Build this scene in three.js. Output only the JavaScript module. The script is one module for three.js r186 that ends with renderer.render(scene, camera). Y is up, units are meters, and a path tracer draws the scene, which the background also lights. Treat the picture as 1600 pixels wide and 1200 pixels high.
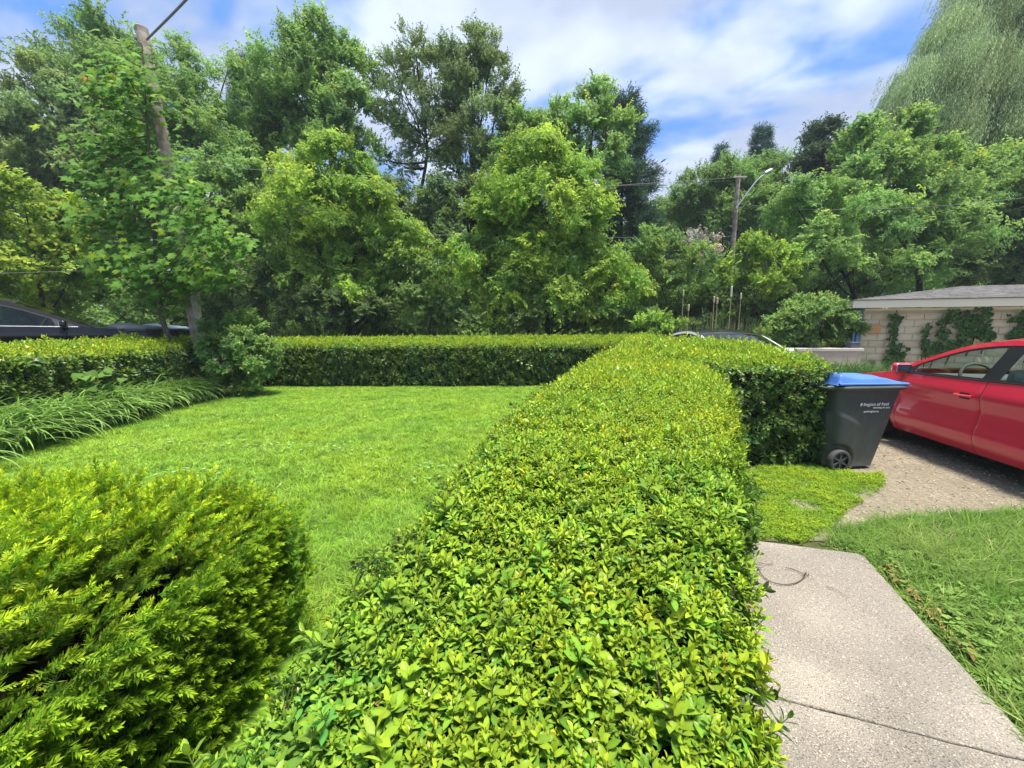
import * as THREE from 'three';
import { RoundedBoxGeometry } from 'three/addons/geometries/RoundedBoxGeometry.js';
import { mergeGeometries, toCreasedNormals } from 'three/addons/utils/BufferGeometryUtils.js';
import { ImprovedNoise } from 'three/addons/math/ImprovedNoise.js';

// ---------------------------------------------------------------- camera, sky, sun, exposure
const EYE = 1.55, FOCAL = 620, PITCH = 8.44 * Math.PI / 180;       // focal length in pixels of a 1600 x 1200 frame
const scene = new THREE.Scene();
const camera = new THREE.PerspectiveCamera(2 * Math.atan(600 / FOCAL) * 180 / Math.PI, 4 / 3, 0.05, 900);
camera.position.set(0, EYE, 0);
camera.rotation.x = -PITCH;
scene.add(camera);
const renderer = new THREE.WebGLRenderer({ antialias: true });
renderer.setSize(1024, 768);
renderer.toneMapping = THREE.LinearToneMapping;
renderer.toneMappingExposure = 2.1;
renderer.shadowMap.enabled = true;

const noise = new ImprovedNoise();
function fbm(x, y, z, oct = 5) { let s = 0, a = 0.5, f = 1; for (let i = 0; i < oct; i++) { s += a * noise.noise(x * f, y * f, z * f); a *= 0.5; f *= 2.03; } return s; }
const sstep = (a, b, x) => { const t = Math.min(1, Math.max(0, (x - a) / (b - a))); return t * t * (3 - 2 * t); };
const lerp = (a, b, t) => a + (b - a) * t;

{ // broken, thin, bright cloud with blue gaps, the same all round
  const W = 2048, H = 1024, data = new Float32Array(W * H * 4);
  for (let row = 0; row < H; row++) {
    const up = ((row + 0.5) / H - 0.5) * Math.PI, y = Math.sin(up), cy = Math.cos(up);
    for (let col = 0; col < W; col++) {
      const az = ((col + 0.5) / W - 0.5) * 2 * Math.PI, x = Math.cos(az) * cy, z = Math.sin(az) * cy;
      let r = 0.5, g = 0.58, b = 0.74;
      if (y > 0) {
        const k = 1 / (y + 0.22), px = x * k, pz = z * k;
        const u = px * 0.9 + pz * 0.35, v = pz * 0.9 - px * 0.3;
        const wx = fbm(u * 1.1 + 7.3, v * 1.1, 2.1, 3) * 0.45, wz = fbm(u * 1.1, v * 1.1 + 4.4, 9.7, 3) * 0.45;
        const n1 = fbm(u * 1.3 + wx + 11.18, v * 1.75 + wz + 3.44, 0.5, 6), n2 = fbm(u * 3.4 + wx * 2, v * 5.2 + wz * 2, 5.5, 5);
        const cover = sstep(-0.27, 0.16, n1 + n2 * 0.5 + 0.03 + 0.16 * (1 - sstep(0.05, 0.35, y)));
        const shade = 0.68 + 0.32 * sstep(-0.28, 0.38, fbm(u * 2.1 + 3 + wx, v * 2.6 + wz, 3.3, 5) * 1.3);
        const blue = [lerp(0.095, 0.2, Math.pow(1 - y, 3)), lerp(0.25, 0.38, Math.pow(1 - y, 3)), lerp(0.62, 0.72, Math.pow(1 - y, 3))];
        const cloud = [0.57 * shade, 0.64 * shade + 0.01, 0.77 * shade + 0.06];
        r = lerp(blue[0], cloud[0], cover); g = lerp(blue[1], cloud[1], cover); b = lerp(blue[2], cloud[2], cover);
      }
      const o = (row * W + col) * 4;
      data[o] = r * 0.74; data[o + 1] = g * 0.74; data[o + 2] = b * 0.74; data[o + 3] = 1;
    }
  }
  const sky = new THREE.DataTexture(data, W, H, THREE.RGBAFormat, THREE.FloatType);
  sky.mapping = THREE.EquirectangularReflectionMapping; sky.magFilter = THREE.LinearFilter; sky.needsUpdate = true;
  scene.background = sky; scene.environment = sky;
}
const sun = new THREE.DirectionalLight(new THREE.Color(1.0, 0.94, 0.82), 4.7);
sun.position.set(11, 62, 4); sun.target.position.set(0, 0, -4);   // high, a little to the right
sun.castShadow = true; sun.shadow.radius = 24; sun.shadow.mapSize.set(4096, 4096);
Object.assign(sun.shadow.camera, { left: -40, right: 40, top: 40, bottom: -40, near: 1, far: 160 });
scene.add(sun, sun.target);
scene.fog = new THREE.FogExp2(0xcfdcec, 0.0009);   // thin summer haze

// ---------------------------------------------------------------- helpers
let seedState = 12345;
const seed = (s) => { seedState = s >>> 0; };
function rnd() { seedState = (seedState + 0x6d2b79f5) | 0; let t = Math.imul(seedState ^ (seedState >>> 15), 1 | seedState); t = (t + Math.imul(t ^ (t >>> 7), 61 | t)) ^ t; return ((t ^ (t >>> 14)) >>> 0) / 4294967296; }
const rr = (a, b) => a + (b - a) * rnd();
const gauss = () => (rnd() + rnd() + rnd() + rnd() - 2) * 0.86;
const V = (x, y, z) => new THREE.Vector3(x, y, z);
const C = (r, g, b) => new THREE.Color().setRGB(r, g, b);
const ct = Math.cos(PITCH), st = Math.sin(PITCH);
// a sight line of the survey photograph, met with an upright plane F metres ahead or with the level h
function at(px, py, F) { const u = (px - 800) / FOCAL, v = (600 - py) / FOCAL, t = F / (ct + v * st); return V(u * t, EYE + t * (v * ct - st), -F); }
function onLevel(px, py, h) { const u = (px - 800) / FOCAL, v = (600 - py) / FOCAL, t = (h - EYE) / (v * ct - st); return V(u * t, h, -t * (ct + v * st)); }
const ground = (x, z) => { const F = -z; return -0.09 * sstep(4, 10, F) * (1 - sstep(3, 6, x)) + 0.42 * sstep(-7.3, -8.6, x) * sstep(5, 7.4, F) * (1 - sstep(-30, -60, x)) + 0.025 * Math.max(0, Math.min(F, 120) - 18); };

const names = new Map();
function numbered(n) { const k = names.get(n) ?? 0; names.set(n, k + 1); return k ? n + '_' + String(k).padStart(3, '0') : n; }
function thing(name, label, category, pos = V(0, 0, 0), turn = 0, group) {
  const o = new THREE.Group(); o.name = numbered(name); o.position.copy(pos); o.rotation.y = turn;
  o.userData = { label, category }; if (group) o.userData.group = group;
  scene.add(o); return o;
}
function part(name, geo, mat, parent, label) { const m = new THREE.Mesh(geo, mat); m.name = name; m.castShadow = m.receiveShadow = true; if (label) m.userData.label = label; parent.add(m); return m; }
function struct(name, geo, mat, kind = 'structure') { const m = part(name, geo, mat, scene); m.userData.kind = kind; return m; }
function local(v, parent) { return v.clone().sub(parent.position).applyAxisAngle(V(0, 1, 0), -parent.rotation.y); }

class Inst { // a heap of copies of one shape
  constructor(geo, mat) { this.geo = geo; this.mat = mat; this.m = []; this.c = []; }
  add(p, q, s, c) { this.m.push(new THREE.Matrix4().compose(p, q, typeof s === 'number' ? V(s, s, s) : s)); this.c.push(c); }
  build(name, parent, stuff = true, from = 0) {
    const n = this.m.length - from; if (n <= 0) return null;
    const o = new THREE.InstancedMesh(this.geo, this.mat, n); o.name = name; o.castShadow = o.receiveShadow = true;
    for (let i = 0; i < n; i++) { o.setMatrixAt(i, this.m[i + from]); o.setColorAt(i, this.c[i + from]); }
    if (stuff) o.userData.kind = 'stuff';
    parent.add(o); return o;
  }
}
// several variants of one shape used at random, as one heap each
class Heap {
  constructor(geos, mat) { this.list = geos.map((g) => new Inst(g, mat)); }
  add(p, q, s, c) { this.list[Math.floor(rnd() * this.list.length)].add(p, q, s, c); }
  build(name, parent, stuff = true) { for (const i of this.list) i.build(name, parent, stuff); }
}
const Y = V(0, 1, 0);
function aim(n, spin = rnd() * 6.283) { const q = new THREE.Quaternion().setFromUnitVectors(Y, n.clone().normalize()); return q.multiply(new THREE.Quaternion().setFromAxisAngle(Y, spin)); }
function jitterDir(n, a) { return n.clone().add(V(gauss() * a, gauss() * a, gauss() * a)).normalize(); }

// leaves collected into one geometry
class Leaves {
  constructor() { this.p = []; this.c = []; this.i = []; }
  vert(v, c) { this.p.push(v.x, v.y, v.z); this.c.push(c.r, c.g, c.b); return this.p.length / 3 - 1; }
  // L long, W wide, from p along d with face towards n; folded along the midrib, curled down by curl (radians)
  leaf(p, d, n, L, W, { seg = 3, fold = 0.35, curl = 0.4, col = C(1, 1, 1), tip = col, wide = 0.45 } = {}) {
    d = d.clone().normalize(); const s = V(0, 0, 0).crossVectors(d, n).normalize(), up = V(0, 0, 0).crossVectors(s, d).normalize();
    const at0 = p.clone(); let ang = 0, prev = null;
    for (let k = 0; k <= seg; k++) {
      const t = k / seg, dd = d.clone().multiplyScalar(Math.cos(ang)).addScaledVector(up, -Math.sin(ang)), uu = up.clone().multiplyScalar(Math.cos(ang)).addScaledVector(d, Math.sin(ang));
      const e = Math.log(0.5) / Math.log(wide), w = W * 0.5 * Math.pow(Math.sin(Math.PI * Math.min(1, Math.max(0, Math.pow(t, e)))), 0.8);
      const c = col.clone().lerp(tip, t), cr = c.clone().multiplyScalar(1.12);
      let row;
      if (w < 1e-5) { const m = this.vert(at0, c); row = [m, m, m]; }
      else row = [this.vert(at0.clone().addScaledVector(s, -w * Math.cos(fold)).addScaledVector(uu, w * Math.sin(fold)), c), this.vert(at0, cr), this.vert(at0.clone().addScaledVector(s, w * Math.cos(fold)).addScaledVector(uu, w * Math.sin(fold)), c)];
      if (prev) for (const [a, b] of [[0, 1], [1, 2]]) {
        if (prev[a] !== prev[b]) this.i.push(prev[a], prev[b], row[b]);
        if (row[a] !== row[b]) this.i.push(prev[a], row[b], row[a]);
      }
      prev = row; at0.addScaledVector(dd, L / seg); ang += curl / seg;
    }
  }
  flat(p, d, n, L, W, col) { // two-triangle leaf or needle
    const s = V(0, 0, 0).crossVectors(d, n).normalize().multiplyScalar(W / 2), m = p.clone().addScaledVector(d, L * 0.45), e = p.clone().addScaledVector(d, L);
    const a = this.vert(p, col), b = this.vert(m.clone().add(s), col), c = this.vert(e, col), f = this.vert(m.clone().sub(s), col);
    this.i.push(a, b, c, a, c, f);
  }
  stem(pts, r, col) { // three-sided twig
    let prev = null;
    pts.forEach((q, k) => {
      const d = (pts[k + 1] ?? q).clone().sub(pts[k - 1] ?? q).normalize(), s = V(0, 0, 0).crossVectors(d, Math.abs(d.y) > 0.9 ? V(1, 0, 0) : Y).normalize(), t = V(0, 0, 0).crossVectors(d, s), w = r * (1 - 0.6 * k / pts.length);
      const row = [0, 1, 2].map((j) => this.vert(q.clone().addScaledVector(s, w * Math.cos(j * 2.094)).addScaledVector(t, w * Math.sin(j * 2.094)), col));
      if (prev) for (let j = 0; j < 3; j++) { const k2 = (j + 1) % 3; this.i.push(prev[j], prev[k2], row[k2], prev[j], row[k2], row[j]); }
      prev = row;
    });
  }
  geo() { const g = new THREE.BufferGeometry(); g.setAttribute('position', new THREE.Float32BufferAttribute(this.p, 3)); g.setAttribute('color', new THREE.Float32BufferAttribute(this.c, 3)); g.setIndex(this.i); g.computeVertexNormals(); return g; }
}
const leafMat = (c, o = {}) => new THREE.MeshPhysicalMaterial({ color: c, vertexColors: true, side: THREE.DoubleSide, roughness: 0.92, transmission: 0.38, thickness: 0, specularIntensity: 0.25, ...o });
const std = (c, rough = 0.8, o = {}) => new THREE.MeshStandardMaterial({ color: c, roughness: rough, ...o });

// procedural textures, laid by metres
function tex(N, metres, f, srgb = true) {
  const d = new Uint8Array(N * N * 4);
  for (let j = 0; j < N; j++) for (let i = 0; i < N; i++) { const c = f(i / N, j / N, i, j), o = (j * N + i) * 4; for (let k = 0; k < 3; k++) d[o + k] = 255 * Math.min(1, Math.max(0, Array.isArray(c) ? c[k] : c)); d[o + 3] = 255; }
  const t = new THREE.DataTexture(d, N, N); t.wrapS = t.wrapT = THREE.RepeatWrapping; t.magFilter = THREE.LinearFilter; t.repeat.set(1 / metres, 1 / metres); if (srgb) t.colorSpace = THREE.SRGBColorSpace; t.needsUpdate = true; return t;
}
// noise that tiles over the unit square
function tnoise(u, v, f, z = 0, oct = 4) {
  let s = 0, a = 0.5;
  for (let i = 0; i < oct; i++, a *= 0.5, f *= 2) {
    const n = (x, y) => noise.noise(x, y, z + i * 7.7), x = u * f, y = v * f;
    s += a * (n(x, y) * (1 - u) * (1 - v) + n(x - f, y) * u * (1 - v) + n(x, y - f) * (1 - u) * v + n(x - f, y - f) * u * v);
  }
  return s;
}
// a sheet over a polygon of [x, F] corners, following the ground, uv in metres
function sheet(poly, lift, step, hole) {
  const xs = poly.map((p) => p[0]), fs = poly.map((p) => p[1]);
  const inside = inPoly(poly), pos = [], uv = [], idx = [];
  const x0 = Math.min(...xs), f0 = Math.min(...fs), nx = Math.ceil((Math.max(...xs) - x0) / step), nf = Math.ceil((Math.max(...fs) - f0) / step), id = new Int32Array((nx + 1) * (nf + 1)).fill(-1);
  const vid = (i, j) => { const k = j * (nx + 1) + i; if (id[k] < 0) { const x = x0 + i * step, F = f0 + j * step; id[k] = pos.length / 3; pos.push(x, ground(x, -F) + lift, -F); uv.push(x, F); } return id[k]; };
  for (let j = 0; j < nf; j++) for (let i = 0; i < nx; i++) {
    if (!inside(x0 + (i + 0.5) * step, f0 + (j + 0.5) * step)) continue;
    const a = vid(i, j), b = vid(i + 1, j), c = vid(i + 1, j + 1), d = vid(i, j + 1); idx.push(a, b, c, a, c, d);
  }
  const g = new THREE.BufferGeometry(); g.setAttribute('position', new THREE.Float32BufferAttribute(pos, 3)); g.setAttribute('uv', new THREE.Float32BufferAttribute(uv, 2)); g.setIndex(idx); g.computeVertexNormals(); return g;
}
function inPoly(poly) { return (x, y) => { let c = false; for (let i = 0, j = poly.length - 1; i < poly.length; j = i++) { const [xi, yi] = poly[i], [xj, yj] = poly[j]; if ((yi > y) !== (yj > y) && x < ((xj - xi) * (y - yi)) / (yj - yi) + xi) c = !c; } return c; }; }
function tube(pts, r, seg = 24, rad = 8, taper) {
  const curve = pts.length > 2 ? new THREE.CatmullRomCurve3(pts) : new THREE.LineCurve3(pts[0], pts[1]);
  const g = new THREE.TubeGeometry(curve, seg, r, rad, false);
  if (taper !== undefined) { const p = g.attributes.position; for (let k = 0; k <= seg; k++) { const c = curve.getPointAt(k / seg), f = lerp(1, taper, k / seg); for (let j = 0; j <= rad; j++) { const i = k * (rad + 1) + j; p.setXYZ(i, c.x + (p.getX(i) - c.x) * f, c.y + (p.getY(i) - c.y) * f, c.z + (p.getZ(i) - c.z) * f); } } g.computeVertexNormals(); }
  return g;
}
function moved(g, x, y, z, ry = 0, rx = 0, rz = 0) { g = g.clone(); if (rx) g.rotateX(rx); if (rz) g.rotateZ(rz); if (ry) g.rotateY(ry); g.translate(x, y, z); return g; }
const rbox = (w, h, d, r = 0.01, s = 2) => new RoundedBoxGeometry(w, h, d, s, r);
// ---------------------------------------------------------------- ground sheets
const soilTex = tex(512, 3, (u, v) => { const n = tnoise(u, v, 5, 1.5), m = tnoise(u, v, 40, 3.5, 3); return [0.24 + n * 0.12 + m * 0.16, 0.27 + n * 0.16 + m * 0.16, 0.12 + n * 0.05 + m * 0.1]; });
{
  const cuts = (a) => a.flatMap((p, i) => (i ? Array.from({ length: p[1] }, (_, k) => lerp(a[i - 1][0], p[0], (k + 1) / p[1])) : [p[0]]));
  const xs = cuts([[-400], [-60, 8], [-14, 16], [14, 56], [60, 16], [400, 8]]), fs = cuts([[-60], [-2, 4], [14, 50], [40, 20], [120, 8], [700, 6]]);
  const pos = [], uv = [], idx = [], n = fs.length;
  xs.forEach((x, i) => fs.forEach((F, j) => { pos.push(x, ground(x, -F), -F); uv.push(x, F); if (i && j) { const a = (i - 1) * n + j - 1, b = i * n + j - 1; idx.push(a, b, b + 1, a, b + 1, a + 1); } }));
  const g = new THREE.BufferGeometry(); g.setAttribute('position', new THREE.Float32BufferAttribute(pos, 3)); g.setAttribute('uv', new THREE.Float32BufferAttribute(uv, 2)); g.setIndex(idx); g.computeVertexNormals();
  struct('ground', g, new THREE.MeshStandardMaterial({ map: soilTex, roughness: 1 }));
}
const px0 = (list, h = 0) => list.map(([x, y]) => { const p = onLevel(x, y, h); return [p.x, -p.z]; });
const asphaltTex = tex(512, 2.2, (u, v) => { const s = 0.29 + tnoise(u, v, 4, 1) * 0.1 + tnoise(u, v, 90, 2, 2) * 0.22; return [s, s, s * 0.99]; });
struct('road', sheet([[-70, 12.4], [70, 12.4], [70, 17.2], [-70, 17.2]], 0.004, 0.7), new THREE.MeshStandardMaterial({ map: asphaltTex, roughness: 0.95 }));

seed(5);
const stones = Array.from({ length: 22000 }, () => [rnd(), rnd(), rr(0.00105, 0.003), rr(-1, 1), rnd()]);
const speck = (() => { // exposed aggregate: small pale and dark stones in grey cement
  const N = 1536, val = new Float32Array(N * N).fill(-9), hue = new Float32Array(N * N);
  for (const [x, y, r, t, h] of stones) { const R = Math.ceil(r * N); for (let j = -R; j <= R; j++) for (let i = -R; i <= R; i++) if (i * i + j * j * 1.5 < R * R) { const k = ((Math.floor(y * N) + j + N) % N) * N + ((Math.floor(x * N) + i + N) % N); val[k] = t; hue[k] = h; } }
  return [val, hue, N];
})();
const aggregate = (u, v, i, j) => {
  const k = j * speck[2] + i, t = speck[0][k], base = 0.555 + tnoise(u, v, 3, 2, 3) * 0.2 + tnoise(u, v, 270, 8, 2) * 0.42;
  if (t < -2) return [base * 0.905, base * 0.862, base * 0.795];
  const h = speck[1][k], l = t < -0.5 ? base - 0.17 : base * 0.91 + 0.16 * t + 0.02;
  return [l * (0.98 + 0.05 * h), l * 0.945, l * (0.9 - 0.07 * h)];
};
const aggTex = tex(1536, 1.3, aggregate), aggBump = tex(1536, 1.3, (u, v, i, j) => { const t = speck[0][j * speck[2] + i]; return (t < -2 ? 0.35 : 0.62 + 0.2 * t) + tnoise(u, v, 190, 4, 1) * 0.3; }, false);
const concreteMat = new THREE.MeshStandardMaterial({ map: aggTex, bumpMap: aggBump, bumpScale: 0.0035, roughness: 0.95 });
{ // two slabs with a joint between them and worn, rounded edges
  const path = new THREE.Group(); path.name = 'concrete_path'; path.userData.kind = 'structure'; scene.add(path);
  const near = onLevel(1185, 1078, 0.03), nearR = onLevel(1640, 1187, 0.03), tl = onLevel(1120, 838, 0.03), tr = onLevel(1347, 866, 0.03);
  const mk = (corners) => {
    const s = new THREE.Shape(); const c = corners.map((p) => new THREE.Vector2(p.x, -p.z));
    const pts = [];
    c.forEach((p, i) => { const a = c[(i + c.length - 1) % c.length], b = c[(i + 1) % c.length], cut = 0.02; pts.push(p.clone().lerp(a, cut / p.distanceTo(a)), p.clone().lerp(b, cut / p.distanceTo(b))); });
    const fine = []; pts.forEach((p, i) => { const q = pts[(i + 1) % pts.length], m = Math.max(1, Math.round(p.distanceTo(q) / 0.03)); for (let k = 0; k < m; k++) { const w = p.clone().lerp(q, k / m), a = noise.noise(w.x * 14, w.y * 14, 3) * 0.004; fine.push(w.add(new THREE.Vector2(a, a))); } });
    s.setFromPoints(fine);
    const g = new THREE.ExtrudeGeometry(s, { depth: 0.1, bevelEnabled: true, bevelThickness: 0.008, bevelSize: 0.006, bevelSegments: 3, curveSegments: 4 });
    g.rotateX(-Math.PI / 2); g.translate(0, -0.078, 0); return g;
  };
  const dir = nearR.clone().sub(near).normalize(), back = V(-dir.z, 0, dir.x).negate();
  if (back.z < 0) back.negate();
  const gap = 0.019, edgeL = V(near.x - tl.x, 0, near.z - tl.z), out = near.clone().addScaledVector(dir, -0.55), outTl = tl.clone().addScaledVector(dir, -0.3);
  const rEnd = onLevel(1600, 1151, 0.03), right = rEnd.clone().sub(tr).normalize(), jr = rEnd.clone().addScaledVector(right, 0.10);
  part('slab', mk([out, jr, tr, outTl]), concreteMat, path);
  const o2 = out.clone().addScaledVector(back, gap), j2 = jr.clone().addScaledVector(back, gap);
  part('slab', mk([o2.clone().addScaledVector(right, 1.4), j2.clone().addScaledVector(right, 1.4), j2, o2]), concreteMat, path);
}
const gravelTex = tex(1536, 2.4, (u, v, i, j) => {
  const k = j * speck[2] + i, t = speck[0][k], n = tnoise(u, v, 4, 4, 3) * 0.22, m = tnoise(u, v, 60, 9, 2) * 0.22, b = 0.5 + n * 0.8 + m;
  const l = t > -2 ? b + 0.1 * t : b - 0.04; return [l * 0.97, l * 0.9, l * 0.765];
});
const drive = [...px0([[1285, 846], [1120, 842], [1125, 736], [1240, 715]]), [3.3, 4.7], [3.0, 12.4], [22, 12.4], [22, 2.9], ...px0([[1660, 800], [1500, 806], [1390, 816]])];
struct('driveway', sheet(drive, 0.006, 0.06), new THREE.MeshStandardMaterial({ map: gravelTex, roughness: 1, bumpMap: gravelTex, bumpScale: 0.005 }));
const inDrive = inPoly(drive);
{ // loose chips and dry bits on the gravel
  seed(7); const L = [0, 1, 2].map(() => { const g = new THREE.IcosahedronGeometry(0.008, 0), p = g.attributes.position; for (let i = 0; i < p.count; i++) p.setXYZ(i, p.getX(i) * 1.4, p.getY(i) * 0.6, p.getZ(i)); return g; });
  const heap = new Heap(L, std(C(1, 1, 1), 1)), g = new THREE.Group(); g.name = 'loose_gravel'; g.userData = { kind: 'stuff', label: 'loose chips and dry bits scattered on the driveway', category: 'gravel' }; scene.add(g);
  for (let k = 0; k < 5000; k++) { const x = rr(1.5, 6), F = rr(2.5, 5.6); if (inDrive(x, F)) heap.add(V(x, 0.008, -F), aim(V(rr(-0.3, 0.3), 1, rr(-0.3, 0.3))), rr(0.3, 1.1) * (rnd() < 0.1 ? 1.6 : 1), C(0.3, 0.26, 0.19).multiplyScalar(rr(0.4, 1.7))); }
  heap.build('chips', g);
}

// ---------------------------------------------------------------- leaf shapes
seed(11);
const W0 = C(1, 1, 1);
function makeHedgeSprig(pairs, seg, size, spread) {
  const B = new Leaves(), H = 0.052 * size, lean = rr(-0.2, 0.2);
  const young = C(1.5, 1.28, 0.7), old = C(0.52, 0.76, 0.8);
  B.stem([V(0, -0.03, 0), V(lean * H * 0.4, H * 0.5, 0), V(lean * H, H, 0)], 0.0016, C(0.9, 0.75, 0.5));
  for (let k = 0; k < pairs; k++) {
    const t = k / (pairs - 1), a0 = k * 1.57 + rr(-0.4, 0.4), el = lerp(spread, 1.15, t * t) + rr(-0.25, 0.2);
    for (const s of [0, Math.PI]) {
      const a = a0 + s + rr(-0.25, 0.25), d = V(Math.cos(a) * Math.cos(el), Math.sin(el), Math.sin(a) * Math.cos(el)), n = V(-Math.cos(a) * Math.sin(el), Math.cos(el), -Math.sin(a) * Math.sin(el)).add(V(rr(-0.3, 0.3), 0, rr(-0.3, 0.3)));
      const L = size * lerp(0.044, 0.022, t) * rr(0.8, 1.25), c = old.clone().lerp(young, Math.min(1, Math.max(0, t * 0.9 + rr(-0.15, 0.25)))).multiplyScalar(rr(0.85, 1.15));
      B.leaf(V(lean * H * t, H * t * 0.9, 0), d, n, L, L * rr(0.34, 0.5), { seg, fold: rr(0.15, 0.5), curl: rr(-0.2, 0.9), col: c, tip: c.clone().multiplyScalar(rr(0.95, 1.2)), wide: rr(0.45, 0.6) });
    }
  }
  return B.geo();
}
const nearSprigs = Array.from({ length: 6 }, () => makeHedgeSprig(5, 4, 1, rr(0.05, 0.5)));
const farSprigs = Array.from({ length: 4 }, () => makeHedgeSprig(5, 2, 1.15, rr(0.1, 0.5)));
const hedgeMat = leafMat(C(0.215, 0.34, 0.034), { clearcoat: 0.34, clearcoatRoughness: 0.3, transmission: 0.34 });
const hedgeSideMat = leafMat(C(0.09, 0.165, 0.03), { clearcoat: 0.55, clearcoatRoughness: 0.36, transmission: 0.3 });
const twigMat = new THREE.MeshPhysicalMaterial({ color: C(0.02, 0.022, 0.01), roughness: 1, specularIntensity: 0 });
const barkMat = (() => { const t = tex(256, 0.5, (u, v) => { const n = tnoise(u, v * 0.25, 18, 3) + tnoise(u, v, 30, 6, 2) * 0.3; const l = 0.3 + n * 0.35; return [l, l * 0.93, l * 0.82]; }); return new THREE.MeshStandardMaterial({ map: t, roughness: 1, bumpMap: t, bumpScale: 0.01 }); })();

const camPos = V(0, EYE, 0), inFrame = (p) => { const F = -p.z, y = p.y - EYE, ax = F * ct - y * st; if (ax < 0.05) return false; const u = p.x / ax * FOCAL, v = (y * ct + F * st) / ax * FOCAL; return Math.abs(u) < 830 && Math.abs(v) < 630; };
// the most prominent single pieces of a heap as meshes of their own, the rest as one mass
function buildWithPieces(heaps, pieceName, massName, parent, most = 300, ok = () => true) {
  const all = [];
  for (const h of heaps) for (const inst of h.list) inst.m.forEach((m, i) => { const p = V(0, 0, 0).setFromMatrixPosition(m); if (inFrame(p) && ok(p)) all.push([p.distanceTo(camPos), inst, i]); });
  all.sort((a, b) => a[0] - b[0]);
  const chosen = new Map(), mats = new Map();
  for (const [, inst, i] of all.slice(0, most)) {
    const c = inst.c[i], key = inst.mat.uuid + [c.r, c.g, c.b].map((x) => Math.round(x * 5)).join();
    if (!mats.has(key)) { const m = inst.mat.clone(); m.color.multiply(c); mats.set(key, m); }
    const o = part(pieceName, inst.geo, mats.get(key), parent); o.matrix.copy(inst.m[i]); o.matrix.decompose(o.position, o.quaternion, o.scale);
    if (!chosen.has(inst)) chosen.set(inst, new Set()); chosen.get(inst).add(i);
  }
  for (const h of heaps) for (const inst of h.list) { const s = chosen.get(inst); if (s) { inst.m = inst.m.filter((_, i) => !s.has(i)); inst.c = inst.c.filter((_, i) => !s.has(i)); } }
  for (const h of heaps) h.build(massName, parent);
}

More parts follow.
